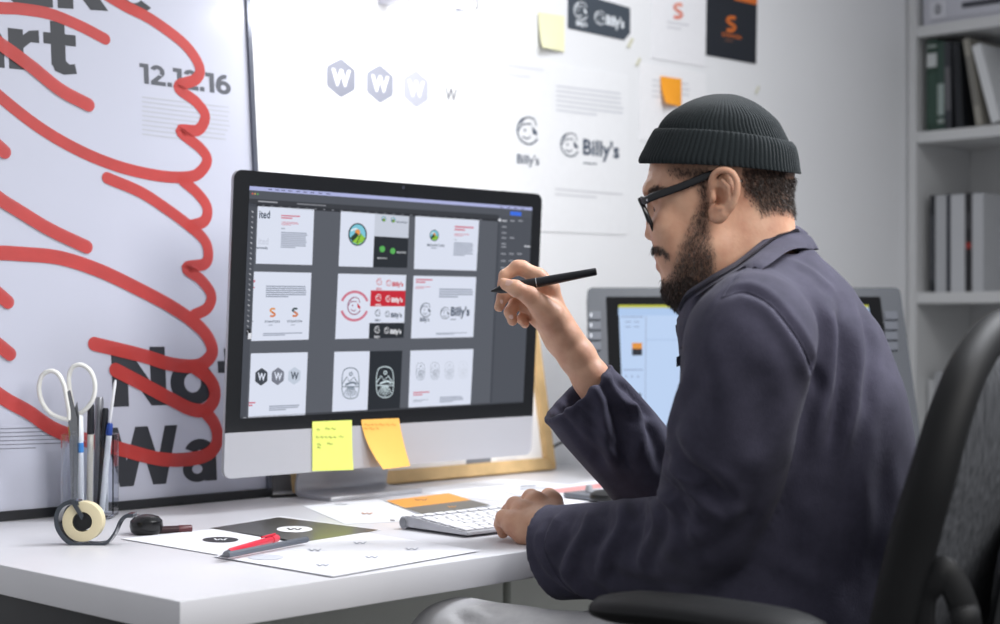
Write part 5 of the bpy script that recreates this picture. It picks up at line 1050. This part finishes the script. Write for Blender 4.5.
# ------------------------------------------------------------------ glasses
gm = mat('black_acetate', (20, 21, 25), .25, coat=.3)
gl = obj('glasses', tube(B(), [Vector(toW(hp(648, 201+abs(t)*.15, t))) for t in (-6, -3, 0, 3, 6)], .0020, 8, sx=1.3), gm, person, True)
for s_ in (-1, 1):
    rim = [(640, 199, 35), (640.5, 199.5, 22), (642, 201, 9), (644.5, 209, 6), (648.5, 220, 7), (653, 230.5, 13), (655.5, 233.5, 23), (653.5, 229, 33), (647.5, 215, 38), (641, 202, 38)]
    P = sm([Vector(toW(hp(x, y, s_*b_))) for x, y, b_ in rim+[rim[0]]], 5); b = B(); tube(b, P, .0019, 8, sx=1.5); obj('rim', b, gm, gl, True)
    b = B(); P2 = P[:-1]; c = sum(P2, Vector())/len(P2); cv = b.verts.new(c); vs_ = [b.verts.new(p) for p in P2]
    for i in range(len(vs_)): b.faces.new((cv, vs_[i], vs_[(i+1) % len(vs_)]))
    obj('lens', b, mat('lens_glass', (245, 248, 250), .03, trans=1, ior=1.05, alpha=.35), gl)
    b = B(); tm_ = [(641, 200, 36.5), (645, 200.5, 43), (655, 196, 49), (680, 187, 56), (700, 179, 58), (712, 174, 57.5), (722, 172, 58), (733, 175, 58.5), (740, 183, 58)]
    P = sm([Vector(toW(hp(x, y, s_*b_))) for x, y, b_ in tm_], 4); n_ = len(P); tube(b, P, [(.0046 if i < n_*.55 else .0046-(i/n_-.55)*.004) for i in range(n_)], 10, sx=.42, nrm=UP); obj('temple', b, gm, gl, True)
    b = B(); lathe(b, [(0, 0), (.0016, 0), (.0014, .0006), (0, .0007)], 10, Matrix.Translation(Vector(toW(hp(647.5, 200, s_*46.5)))) @ (-FW*-s_).to_track_quat('Z', 'Y').to_matrix().to_4x4()); obj('hinge_stud', b, mat('stud_silver', (200, 200, 206), .2, .9), gl)
# ------------------------------------------------------------------ jacket
def cut(c, n): n = np.array(n, float); n /= np.linalg.norm(n); return (c, n)
def jacket():
    f = Field((-.005, 1.52, -.50), (.60, 2.30, .115), .0042); k = .035
    f.ell(pv(776, 350, 1.89), (.092, .14, .115), k)
    f.ell(pv(802, 432, 1.88), (.124, .135, .145), k)
    f.ell(pv(806, 530, 1.87), (.132, .135, .16), k)
    f.ell(pv(800, 630, 1.86), (.142, .15, .13), k)
    f.ell(pv(750, 420, 1.91), (.074, .15, .15), k); f.ell(pv(752, 540, 1.91), (.09, .15, .14), k)
    f.cap(pv(768, 272, 1.885), pv(776, 305, 1.885), .050, .078, .03)
    f.cap(pv(756, 300, 1.82), pv(753, 332, 1.72), .046, .064, .03)
    f.cap(pv(772, 300, 1.93), pv(784, 335, 2.01), .048, .064, .03)
    f.cap(pv(716, 318, 1.90), pv(740, 360, 1.88), .048, .068, .03)
    f.cap(pv(788, 282, 1.885), pv(836, 352, 1.87), .034, .052, .03)
    # left arm (near)
    f.cap(pv(750, 345, 1.705), pv(733, 430, 1.735), .070, .066, .012); f.cap(pv(733, 430, 1.735), pv(712, 520, 1.795), .066, .066, .004)
    f.cap(pv(712, 520, 1.795), pv(704, 540, 1.83), .066, .062, .006)
    e0, e1 = pv(704, 545, 1.83), pv(532, 554, 1.985); d = e1-e0; c = pv(556, 553, 1.965); n = d*.9+np.array([-.02, 0, -.03])
    f.cap(e0, e1, .060, .0555, .02, cut=cut(c, n))
    # right arm (far)
    g0, g1 = pv(690, 520, 2.13), pv(560, 372, 2.10); c2 = pv(578, 392, 2.10); n2 = g1-g0
    f.cap(pv(790, 345, 2.01), pv(700, 510, 2.13), .066, .060, .03)
    f.cap(g0, g1, .060, .0565, .02, cut=cut(c2, n2))
    for cc_, nn_, rr_ in ((c, n, .0535), (c2, n2, .0542)):
        nn_ = np.array(nn_, float)/np.linalg.norm(nn_); u_ = np.cross(nn_, [0, 0, 1.0]); u_ /= np.linalg.norm(u_); w__ = np.cross(nn_, u_)
        ax_ = (e1-e0, e0) if cc_ is c else (g1-g0, g0); tt_ = ((np.array(cc_)-ax_[1])@ax_[0])/(ax_[0]@ax_[0]); o_ = ax_[1]+ax_[0]*tt_
        pr_ = [o_+u_*math.cos(t*PI/14)*rr_+w__*math.sin(t*PI/14)*rr_ for t in range(29)]
        f.chain([q_-nn_*.003 for q_ in pr_], [.0048]*29, .002)
    # hollow cuffs and neck
    f.cap(e0+d*.6, e1+d*.3, .046, .046, .002, 's'); f.cap(g0+n2*.6, g1+n2*.3, .045, .045, .002, 's')
    f.cap(pv(745, 232, 1.89), pv(764, 290, 1.885), .061, .060, .008, 's'); f.cap(pv(700, 285, 1.90), pv(742, 300, 1.89), .050, .05, .008, 's')
    return f.mesh(2)
JV, JQ = jacket(); JT = caster(JV, JQ)
FOLD = [
 # shoulder seam and back
 ([(742, 268), (722, 296), (706, 318)], -.0012, .004), ([(724, 296), (745, 290), (770, 302), (790, 325), (806, 352), (817, 382), (820, 400)], -.0045, .0065),
 ([(735, 300), (762, 306), (782, 326), (798, 352), (808, 385)], .003, .008),
 ([(822, 300), (831, 340), (827, 390), (815, 450)], .006, .009), ([(838, 296), (844, 350), (837, 410), (826, 460)], -.006, .008), ([(852, 300), (858, 345), (853, 400), (842, 460)], .007, .009), ([(866, 320), (871, 360), (866, 420)], -.003, .008), ([(792, 262), (815, 274), (838, 296)], .0025, .008),
 ([(875, 400), (862, 470), (846, 540), (838, 600)], .003, .010), ([(840, 460), (850, 520), (846, 590)], -.003, .012), ([(890, 450), (880, 520), (868, 580)], -.003, .010),
 ([(800, 490), (815, 540), (812, 600)], .004, .014), ([(780, 560), (800, 575), (830, 590)], .004, .010),
 # upper arm
 ([(700, 330), (720, 380), (716, 440)], .002, .014), ([(760, 360), (765, 410), (752, 460)], -.002, .014), ([(690, 372), (676, 400), (668, 440)], .003, .010),
 ([(672, 440), (690, 470), (720, 500)], -.004, .010), ([(668, 470), (690, 495), (730, 520)], .004, .010), ([(664, 455), (676, 478), (688, 500)], -.004, .007), ([(740, 500), (715, 525), (690, 540)], .004, .012),
 # left forearm
 ([(650, 498), (658, 520), (648, 548), (640, 570)], .005, .007), ([(636, 500), (640, 525), (626, 555)], -.0045, .007), ([(622, 500), (622, 524), (606, 556), (598, 580)], .0055, .007),
 ([(604, 504), (604, 526), (590, 552)], -.004, .006), ([(592, 506), (586, 530), (572, 556), (566, 580)], .005, .007), ([(574, 512), (566, 535), (556, 560)], -.003, .006), ([(560, 514), (550, 534), (548, 556)], .004, .006),
 ([(672, 500), (684, 520), (682, 550)], -.004, .008), ([(560, 560), (580, 590), (620, 600)], .005, .010), ([(600, 570), (640, 585), (690, 585)], -.004, .012), ([(700, 500), (690, 530), (660, 560)], .004, .010),
 ([(545, 520), (538, 545), (552, 575), (575, 594)], .003, .005),
 # elbow creases
 ([(664, 462), (684, 476), (708, 486)], .005, .006), ([(660, 478), (676, 492), (700, 506)], -.005, .006), ([(654, 490), (672, 506), (690, 526)], .004, .006), ([(700, 470), (720, 492), (724, 520)], -.003, .008),
 # right forearm
 ([(600, 366), (618, 398), (638, 412)], .005, .007), ([(616, 380), (636, 398), (652, 420)], -.004, .006), ([(588, 380), (604, 408), (606, 440), (618, 470)], .005, .008), ([(604, 400), (620, 430), (626, 470)], -.0045, .008),
 ([(628, 398), (640, 424), (640, 452)], .0045, .007), ([(645, 420), (655, 440), (662, 470)], -.004, .008), ([(566, 410), (586, 440), (606, 470)], -.003, .008), ([(558, 400), (574, 420), (598, 452)], .003, .006), ([(560, 388), (590, 418), (615, 448), (640, 478)], -.0015, .003)]
JV = folds(JV, JQ, JT, [(p, a*(.95 if i < 13 else 1.25), w_*(1.0 if i in (0, 1) else 1.12)) for i, (p, a, w_) in enumerate(FOLD)])
# soft cloth waviness
def wav(V, a):
    x, y, z = V.T*1.0; return a*(np.sin(x*46+np.sin(z*23)*1.4)*np.sin(y*37+1.3+np.sin(x*18))*np.sin(z*31+.7)+.5*np.sin(x*90+y*31+1)*np.sin(z*70+x*20))
JN = normals(JV, JQ); JV = JV+JN*wav(JV, .0013)[:, None]
cloth = mat('navy_cotton', (46, 46, 62), .92, sheen=.03)
def cloth_nodes(m, c0, c1, sc=30):
    nt = m.node_tree; b = nt.nodes['Principled BSDF']; tc = nt.nodes.new('ShaderNodeTexCoord'); n = nt.nodes.new('ShaderNodeTexNoise'); n.inputs['Scale'].default_value = sc; n.inputs['Detail'].default_value = 8; n.inputs['Roughness'].default_value = .65
    nt.links.new(tc.outputs['Object'], n.inputs['Vector']); r = nt.nodes.new('ShaderNodeValToRGB'); r.color_ramp.elements[0].position = .3; r.color_ramp.elements[1].position = .7
    r.color_ramp.elements[0].color = (*lin(c0), 1); r.color_ramp.elements[1].color = (*lin(c1), 1); nt.links.new(n.outputs['Fac'], r.inputs[0]); nt.links.new(r.outputs[0], b.inputs['Base Color'])
    w1 = nt.nodes.new('ShaderNodeTexNoise'); w1.inputs['Scale'].default_value = 900; mp = nt.nodes.new('ShaderNodeMapping'); mp.inputs['Scale'].default_value = (1, 1, .25); nt.links.new(tc.outputs['Object'], mp.inputs[0]); nt.links.new(mp.outputs[0], w1.inputs['Vector'])
    bp = nt.nodes.new('ShaderNodeBump'); bp.inputs['Strength'].default_value = .45; bp.inputs['Distance'].default_value = .0012; nt.links.new(w1.outputs['Fac'], bp.inputs['Height']); nt.links.new(bp.outputs[0], b.inputs['Normal'])
cloth_nodes(cloth, (54, 53, 69), (68, 66, 84))
me = np_mesh('jacket', toW(JV), JQ); jk = finish('jacket', me, cloth, person, True)
JT = caster(JV, JQ)
def seam(pts_, r, m, name='seam', off=.0002):
    P = []
    for x, y, _ in [tuple(p) for p in sm([(x, y, 0) for x, y in pts_], 8)]:
        h = JT.ray_cast(Vector((0, 0, 0)), Vector(((x-500)/FPX, 1, -(y-325)/FPX)).normalized())
        if h[0] is not None:
            p = h[0]+h[1]*off*(1 if h[1].y < 0 else -1)
            if not P or (p-P[-1]).length < .03: P.append(p)
    if len(P) > 3: b = B(); tube(b, [Vector(toW(np.array(p))) for p in P], r, 6); return obj(name, b, m, jk, True)
thr = mat('seam_thread', (96, 98, 122), .8); 
seam([(722, 298), (745, 292), (770, 304), (790, 327), (806, 354), (816, 384)], .0011, cloth)
seam([(744, 270), (730, 284), (722, 298)], .0010, cloth); seam([(587, 384), (610, 412), (634, 440), (662, 468)], .0006, thr)
seam([(548, 532), (545, 552), (560, 580), (578, 596)], .0007, cloth)
# collar: a folded band standing round the neck
def collar():
    top = [(799, 229, 10), (792, 226, -4), (776, 231, -26), (757, 245, -44), (736, 262, -52), (712, 276, -50), (692, 289, -38), (684, 298, -20), (684, 304, 0), (690, 300, 22), (706, 285, 44), (735, 262, 52), (765, 243, 48), (788, 233, 30)]
    low = [(815, 250, 10), (810, 249, -14), (790, 250, -46), (770, 264, -68), (745, 281, -76), (718, 300, -74), (695, 322, -58), (686, 342, -30), (684, 350, 0), (692, 342, 34), (712, 315, 62), (750, 285, 76), (790, 260, 66), (810, 251, 38)]
    T_ = sm([Vector((x, y, b_)) for x, y, b_ in top+top[:1]], 8); L_ = sm([Vector((x, y, b_)) for x, y, b_ in low+low[:1]], 8); n = len(T_); b = B(); rows = []
    for i, (t, l) in enumerate(zip(T_, L_)):
        pt = Vector(toW(hp(*t))); pl_ = Vector(toW(hp(*l))); o = pl_-pt; nrm = (pt-Vector(toW(hp(745, (t.y+l.y)/2, 0)))); nrm.z = 0; nrm = nrm.normalized(); r_ = []
        ins = pt - UP*.035 - nrm*.004
        prof = [ins, pt-UP*.006-nrm*.004, pt+UP*.0005-nrm*.0015, pt+UP*.0008+nrm*.002, pt+o*.12+nrm*.005, pt+o*.22+nrm*.0060, pt+o*.30+nrm*.0040, pt+o*.40+nrm*.0068, pt+o*.7+nrm*.0062, pt+o*.97+nrm*.0045, pt+o*1.0+nrm*.002, pt+o*.95-nrm*.001, pt+o*.6-nrm*.001]
        wob = math.sin(i*.55)*.0006+math.sin(i*.23+1)*.0008
        rows.append([b.verts.new(p+nrm*wob) for p in prof])
    m_ = len(rows[0])
    offs = {4: .004, 5: .0055, 6: .0065, 7: .005, 8: .008, 9: .007, 10: .004}; VV_ = np.array([[toV(v.co) for v in r_] for r_ in rows]); PU = np.zeros((n, m_))
    for i in range(n):
        for j, off in offs.items():
            v_ = VV_[i, j]; h = JT.ray_cast(Vector((0, 0, 0)), Vector([float(q_) for q_ in v_]).normalized())
            if v_[1] < 1.90 and h[0] is not None and h[0].y < v_[1]+off and h[0].y > v_[1]-.08: PU[i, j] = v_[1]-h[0].y+off
    PU = np.array([PU[max(0, i-4):i+5].max(0) for i in range(n)]); PU = np.array([PU[max(0, i-5):i+6].mean(0) for i in range(n)]); PU[:, 3] = PU[:, 4]*.5
    for i in range(n):
        for j in range(3, 11):
            if PU[i, j] > 0: v_ = VV_[i, j]; rows[i][j].co = Vector(toW(v_*(v_[1]-PU[i, j])/v_[1]))
    for i in range(n-1):
        for j in range(m_-1): b.faces.new((rows[i][j], rows[i+1][j], rows[i+1][j+1], rows[i][j+1]))
    global COLROWS; COLROWS = [[v.co.copy() for v in r_] for r_ in rows]
    return b
co = obj('collar', collar(), cloth, jk, True, sharp=70)
PJ_ = Vector(toW(hp(745, 270, 0))); stitch_dark = mat('stitch_dark', (34, 34, 46), .9)
# small stitched puckers along the collar
for i in range(2, len(COLROWS)-2, 1):
    r_ = COLROWS[i]
    if toV(r_[5])[1] > 1.88 or i > 62: continue
    nrm = (r_[5]-r_[3]).cross(COLROWS[i+1][5]-r_[5]).normalized(); nrm = nrm if nrm.dot(r_[5]-PJ_) > 0 else -nrm
    for f_ in (0, .5):
        q0 = r_[4].lerp(COLROWS[i+1][4], f_); q1 = r_[6].lerp(COLROWS[i+1][6], f_); b = B(); tube(b, [q0.lerp(q1, .25)+nrm*.0012, q0.lerp(q1, .95)+nrm*.0016], [.0006, .0006], 6); obj('stitch', b, stitch_dark, co)
# pocket flap tip / front placket
b = B(); grid(b, lambda s, t: Vector(toW(pv(676.5+s*12, 357+t*10-s*4, 1.83+.01*s))), 4, 4, (.001, .001, 0)); obj('placket', b, cloth, jk, True)
# cuff bands with lining
# ------------------------------------------------------------------ trousers and shoes
def trousers():
    f = Field((-.12, 1.50, -1.0), (.62, 2.45, -.24), .0075); k = .03
    f.ell(toV((1.53, 1.03, .585)), (.145, .17, .10), k)
    for hp_, kn, an in (((1.45, 1.04, .585), (1.335, 1.42, .608), (1.33, 1.50, .13)), ((1.62, 1.08, .585), (1.62, 1.45, .555), (1.60, 1.60, .13))):
        f.cap(toV(hp_), toV(kn), .088, .073, k); f.cap(toV(kn), toV(an), .066, .048, .02); f.cap(toV(an), toV((an[0], an[1], .10)), .048, .05, .01)
    return f.mesh(2)
TV, TQ = trousers(); TT = caster(TV, TQ)
TV = folds(TV, TQ, TT, [([(455, 612), (466, 622)], -.004, .006), ([(470, 608), (490, 620)], .004, .008)]); TV = TV+normals(TV, TQ)*wav(TV+.3, .002)[:, None]
tro = mat('grey_trousers', (180, 180, 182), .9, sheen=.1); cloth_nodes(tro, (176, 176, 180), (196, 196, 198))
finish('trousers', np_mesh('trousers', toW(TV), TQ), tro, person, True)
for ax_, ay in ((1.33, 1.50), (1.60, 1.60)):
    f = Field((-.16, 1.7, -1.02), (.45, 2.75, -.83), .004); o = toV((ax_, ay, 0))
    hh = Vector((-.05, 1, 0)).normalized(); pt = lambda a_, z_: toV((ax_+hh.x*a_, ay+hh.y*a_, z_))
    f.cap(pt(-.04, .045), pt(.03, .045), .037, .042, .02); f.cap(pt(.03, .042), pt(.17, .034), .042, .034, .03); f.cap(pt(-.02, .06), pt(-.01, .11), .042, .044, .02)
    bx = f._box(f.lo, f.lo+np.array(f.n)*f.h); _, X, Y, Z = bx; f.D = np.maximum(f.D, (-(Z+CAMZ)+.001+0*X+0*Y).astype(F32))
    V, Q = f.mesh(1); finish('shoe', np_mesh('shoe', toW(V), Q), mat('shoe_canvas', (58, 58, 62), .7, bump=.2), person, True)
# ------------------------------------------------------------------ pen in the right hand
t0_, t1_ = pv(489.5, 291.5, 2.095), pv(596.5, 271.5, 2.073); t0_, t1_ = Vector(toW(t0_)), Vector(toW(t1_)); dd = t1_-t0_
dp_ = empty('drawing_pen', t0_+dd*.5-UP*.006, 'black drawing tablet pen with one thin silver ring, held in the raised hand', 'pen')
pm = mat('pen_rubber', (26, 28, 32), .45)
b = B(); tube(b, [t0_+dd*.015, t0_+dd*.10, t0_+dd*.18], [.0008, .0052, .0068], 20); obj('tip', b, pm, dp_, True)
b = B(); tube(b, [t0_+dd*.18, t0_+dd*.26, t0_+dd*.40, t0_+dd*.44], [.0066, .0069, .0066, .0064], 24); obj('grip', b, pm, dp_, True)
b = B(); tube(b, [t0_+dd*.44, t0_+dd*.448], [.0066, .0066], 24); obj('ring', b, mat('silver_ring', (210, 212, 216), .2, .8), dp_, True)
b = B(); tube(b, [t0_+dd*.448, t0_+dd*.6, t0_+dd*.85, t0_+dd*.99, t1_], [.0064, .0062, .0053, .0049, .0042], 24); obj('barrel', b, mat('pen_satin', (34, 36, 42), .35), dp_, True)
# ================================================================== office chair
RC = Vector((.966, .259, 0)).normalized(); FC = Vector((-.259, .966, 0)).normalized(); CO = Vector((1.520, .870, 0))
def cp(l, f, z): return CO+RC*l+FC*f+UP*z
SC_ = cp(0, .25, 0)
chair = empty('office_chair', (SC_.x, SC_.y, 0), 'black office chair with grey mesh back and armrests, under the man', 'chair')
cb = mat('chair_black', (17, 18, 20), .6, bump=.06, bscale=600); cb.node_tree.nodes['Principled BSDF'].inputs['Specular IOR Level'].default_value = .3
def edge(s):
    return [cp(.0, .035, .56), cp(s*.13, .03, .565), cp(s*.205, .015, .60), cp(s*.225, 0, .70), cp(s*.228, -.02, .80), cp(s*.228, -.040, .872), cp(s*.208, -.052, .930), cp(s*.168, -.060, .974), cp(s*.10, -.066, 1.004), cp(0, -.070, 1.016)]
for s in (-1, 1):
    P = sm(edge(s), 6); n_ = len(P); rr = [.025-.009*min(1, i/n_*1.25) for i in range(n_)]
    b = B(); T_, _ = frames(P); tube(b, P, rr, 14, sx=1.15, nrm=None); obj('back_frame', b, cb, chair, True)
b = B(); L_ = sm(edge(-1), 6); R_2 = sm(edge(1), 6)
def pan(s, t):
    i = min(int(t*(len(L_)-1)), len(L_)-2); f = t*(len(L_)-1)-i; l = L_[i]*(1-f)+L_[i+1]*f; r = R_2[i]*(1-f)+R_2[i+1]*f; return l*(1-s)+r*s-FC*(.045*math.sin(PI*s)**.8*min(1, (1-t)*4, t*6)-.0)
grid(b, pan, 24, 40, FC*-.003)
mf = mat('grey_mesh_fabric', (92, 94, 98), .8)
nt = mf.node_tree; tc = nt.nodes.new('ShaderNodeTexCoord'); mp = nt.nodes.new('ShaderNodeMapping'); mp.inputs['Scale'].default_value = (1, 1, .06); ns = nt.nodes.new('ShaderNodeTexNoise'); ns.inputs['Scale'].default_value = 420; ns.inputs['Detail'].default_value = 4
nt.links.new(tc.outputs['Object'], mp.inputs[0]); nt.links.new(mp.outputs[0], ns.inputs['Vector']); r = nt.nodes.new('ShaderNodeValToRGB'); r.color_ramp.elements[0].position = .35; r.color_ramp.elements[1].position = .68; r.color_ramp.elements[0].color = (*lin((48, 50, 54)), 1); r.color_ramp.elements[1].color = (*lin((88, 90, 95)), 1)
nt.links.new(ns.outputs['Fac'], r.inputs[0]); nt.links.new(r.outputs[0], nt.nodes['Principled BSDF'].inputs['Base Color'])
obj('back_mesh', b, mf, chair, True)
# yoke and lumbar hoop behind the mesh
yk = [atD(922, 600, 1.475), atD(932, 582, 1.47), atD(943, 570, 1.468), atD(954, 585, 1.466), atD(963, 606, 1.465), atD(970, 635, 1.465)]; yk = [yk[0]-UP*.05-RC*.004, ] + yk + [cp(-.10, -.065, .62), cp(-.04, -.06, .53), cp(0, -.05, .48)]
for s in (-1, 1):
    b = B(); tube(b, sm([p if s < 0 else p-RC*(2*(p-CO).dot(RC)) for p in yk], 6), .0085, 12, sx=1.7); obj('back_yoke', b, cb, chair, True)
b = B(); P = [cp(.182*math.cos(t*PI/24), -.085-.02*abs(math.sin(t*PI/24)), .725+.125*math.sin(t*PI/24)) for t in range(49)]; tube(b, P, .008, 12, closed=True, sx=1.5, nrm=FC); lr = obj('lumbar_hoop', b, mat('chair_gloss', (14, 15, 17), .2), chair, True)
b = B(); grid(b, lambda s, t: cp(.176*math.cos(2*PI*s)*t, -.083-.012*(1-t*t), .725+.12*math.sin(2*PI*s)*t), 40, 6, FC*.004); obj('lumbar_pad', b, mat('lumbar_dark', (30, 32, 38), .35), chair, True)
for s in (-1, 1):
    b = B(); tube(b, sm([cp(s*.225, .0, .66), cp(s*.25, -.008, .66)], 2), .004, 8); obj('screw', b, mat('chair_screw', (90, 92, 96), .3, .7), chair)
b = B(); tube(b, sm([cp(0, -.05, .50), cp(0, -.045, .44), cp(0, .02, .385), cp(0, .16, .375)], 6), .02, 12, sx=2); obj('back_support', b, cb, chair, True)
# seat
fS = Field((-.2, 1.3, -.66), (.75, 2.35, -.46), .0065)
c = toV(SC_+UP*.455)
ax = np.array([toV(cp(1, 0, 0))-toV(cp(0, 0, 0)), toV(cp(0, 1, 0))-toV(cp(0, 0, 0)), [0, 0, 1]])
fS.ell(c, (.255, .265, .048), .0, 'u', ax)
bx = fS._box(fS.lo, fS.lo+np.array(fS.n)*fS.h); _, X, Y, Z = bx; X = X-c[0]; Y = Y-c[1]; Z = Z-c[2]
lx = ax[0][0]*X+ax[0][1]*Y; ly_ = ax[1][0]*X+ax[1][1]*Y; q_ = (np.abs(lx/.25)**4+np.abs(ly_/.25)**4+np.abs(Z/.038)**4)**.25; fS.D = ((q_-1)*.05+0*Z).astype(F32)
V, Q = fS.mesh(2); finish('seat', np_mesh('seat', toW(V), Q), mat('seat_fabric', (36, 37, 40), .85, bump=.4, bscale=500), chair, True)
b = B(); box(b, (-.13, -.12, .385), (.13, .14, .42), .01, 3, Matrix.Translation(SC_) @ Matrix.Rotation(math.radians(15), 4, 'Z')); obj('mechanism', b, cb, chair, True)
for s in (-1, 1):
    p0, p1 = cp(s*.275, .02, .729), cp(s*.275, .245, .727)
    if s < 0: p0 = atD(830, 640, 1.50); p0.z = .722; p1 = atD(592, 613, 1.67); p1.z = .722
    d_ = p1-p0; n_ = 16; b = B(); P = [p0+d_*(i/n_)+UP*(.006*math.sin(PI*i/n_)-.0) for i in range(n_+1)]; rr = [.0165*min(1, (1-abs(2*i/n_-1)**3)**.5+.12) for i in range(n_+1)]
    tube(b, P, rr, 20, sx=2.6, nrm=UP); obj('arm_pad', b, cb, chair, True)
    m_ = p0+d_*.45; b = B(); q0 = Vector((m_.x, m_.y, .715)); q1 = cp(s*.275, .22, .56); q2 = cp(s*.255, .22, .43); q3 = cp(s*.13, .22, .40); tube(b, sm([q0, q0*.5+q1*.5+UP*.0, q1, q2, q3], 6), .017, 12, sx=1.6); obj('arm_post', b, cb, chair, True)
b = B(); lathe(b, [(0, .10), (.03, .10), (.03, .24), (.022, .25), (.022, .385), (0, .385)], 24, Matrix.Translation(SC_)); obj('gas_column', b, cb, chair, True)
for k in range(5):
    a_ = 2*PI*k/5+.4; e = Vector((math.cos(a_), math.sin(a_), 0)); b = B(); tube(b, [SC_+UP*.125, SC_+e*.16+UP*.105, SC_+e*.30+UP*.075], [.028, .02, .014], 10, sx=1.3); lg = obj('base_spoke', b, cb, chair, True)
    t_ = Vector((-e.y, e.x, 0)); M = Matrix.Translation(SC_+e*.30+UP*.028) @ t_.to_track_quat('Z', 'Y').to_matrix().to_4x4(); b = B()
    lathe(b, [(0, -.022), (.024, -.022), (.028, -.018), (.028, -.004), (.012, -.003), (.012, .003), (.028, .004), (.028, .018), (.024, .022), (0, .022)], 20, M); cs = obj('caster', b, cb, lg, True)
    b = B(); tube(b, [SC_+e*.30+UP*.05, SC_+e*.30+UP*.078], .008, 8); obj('caster_stem', b, cb, chair, True)
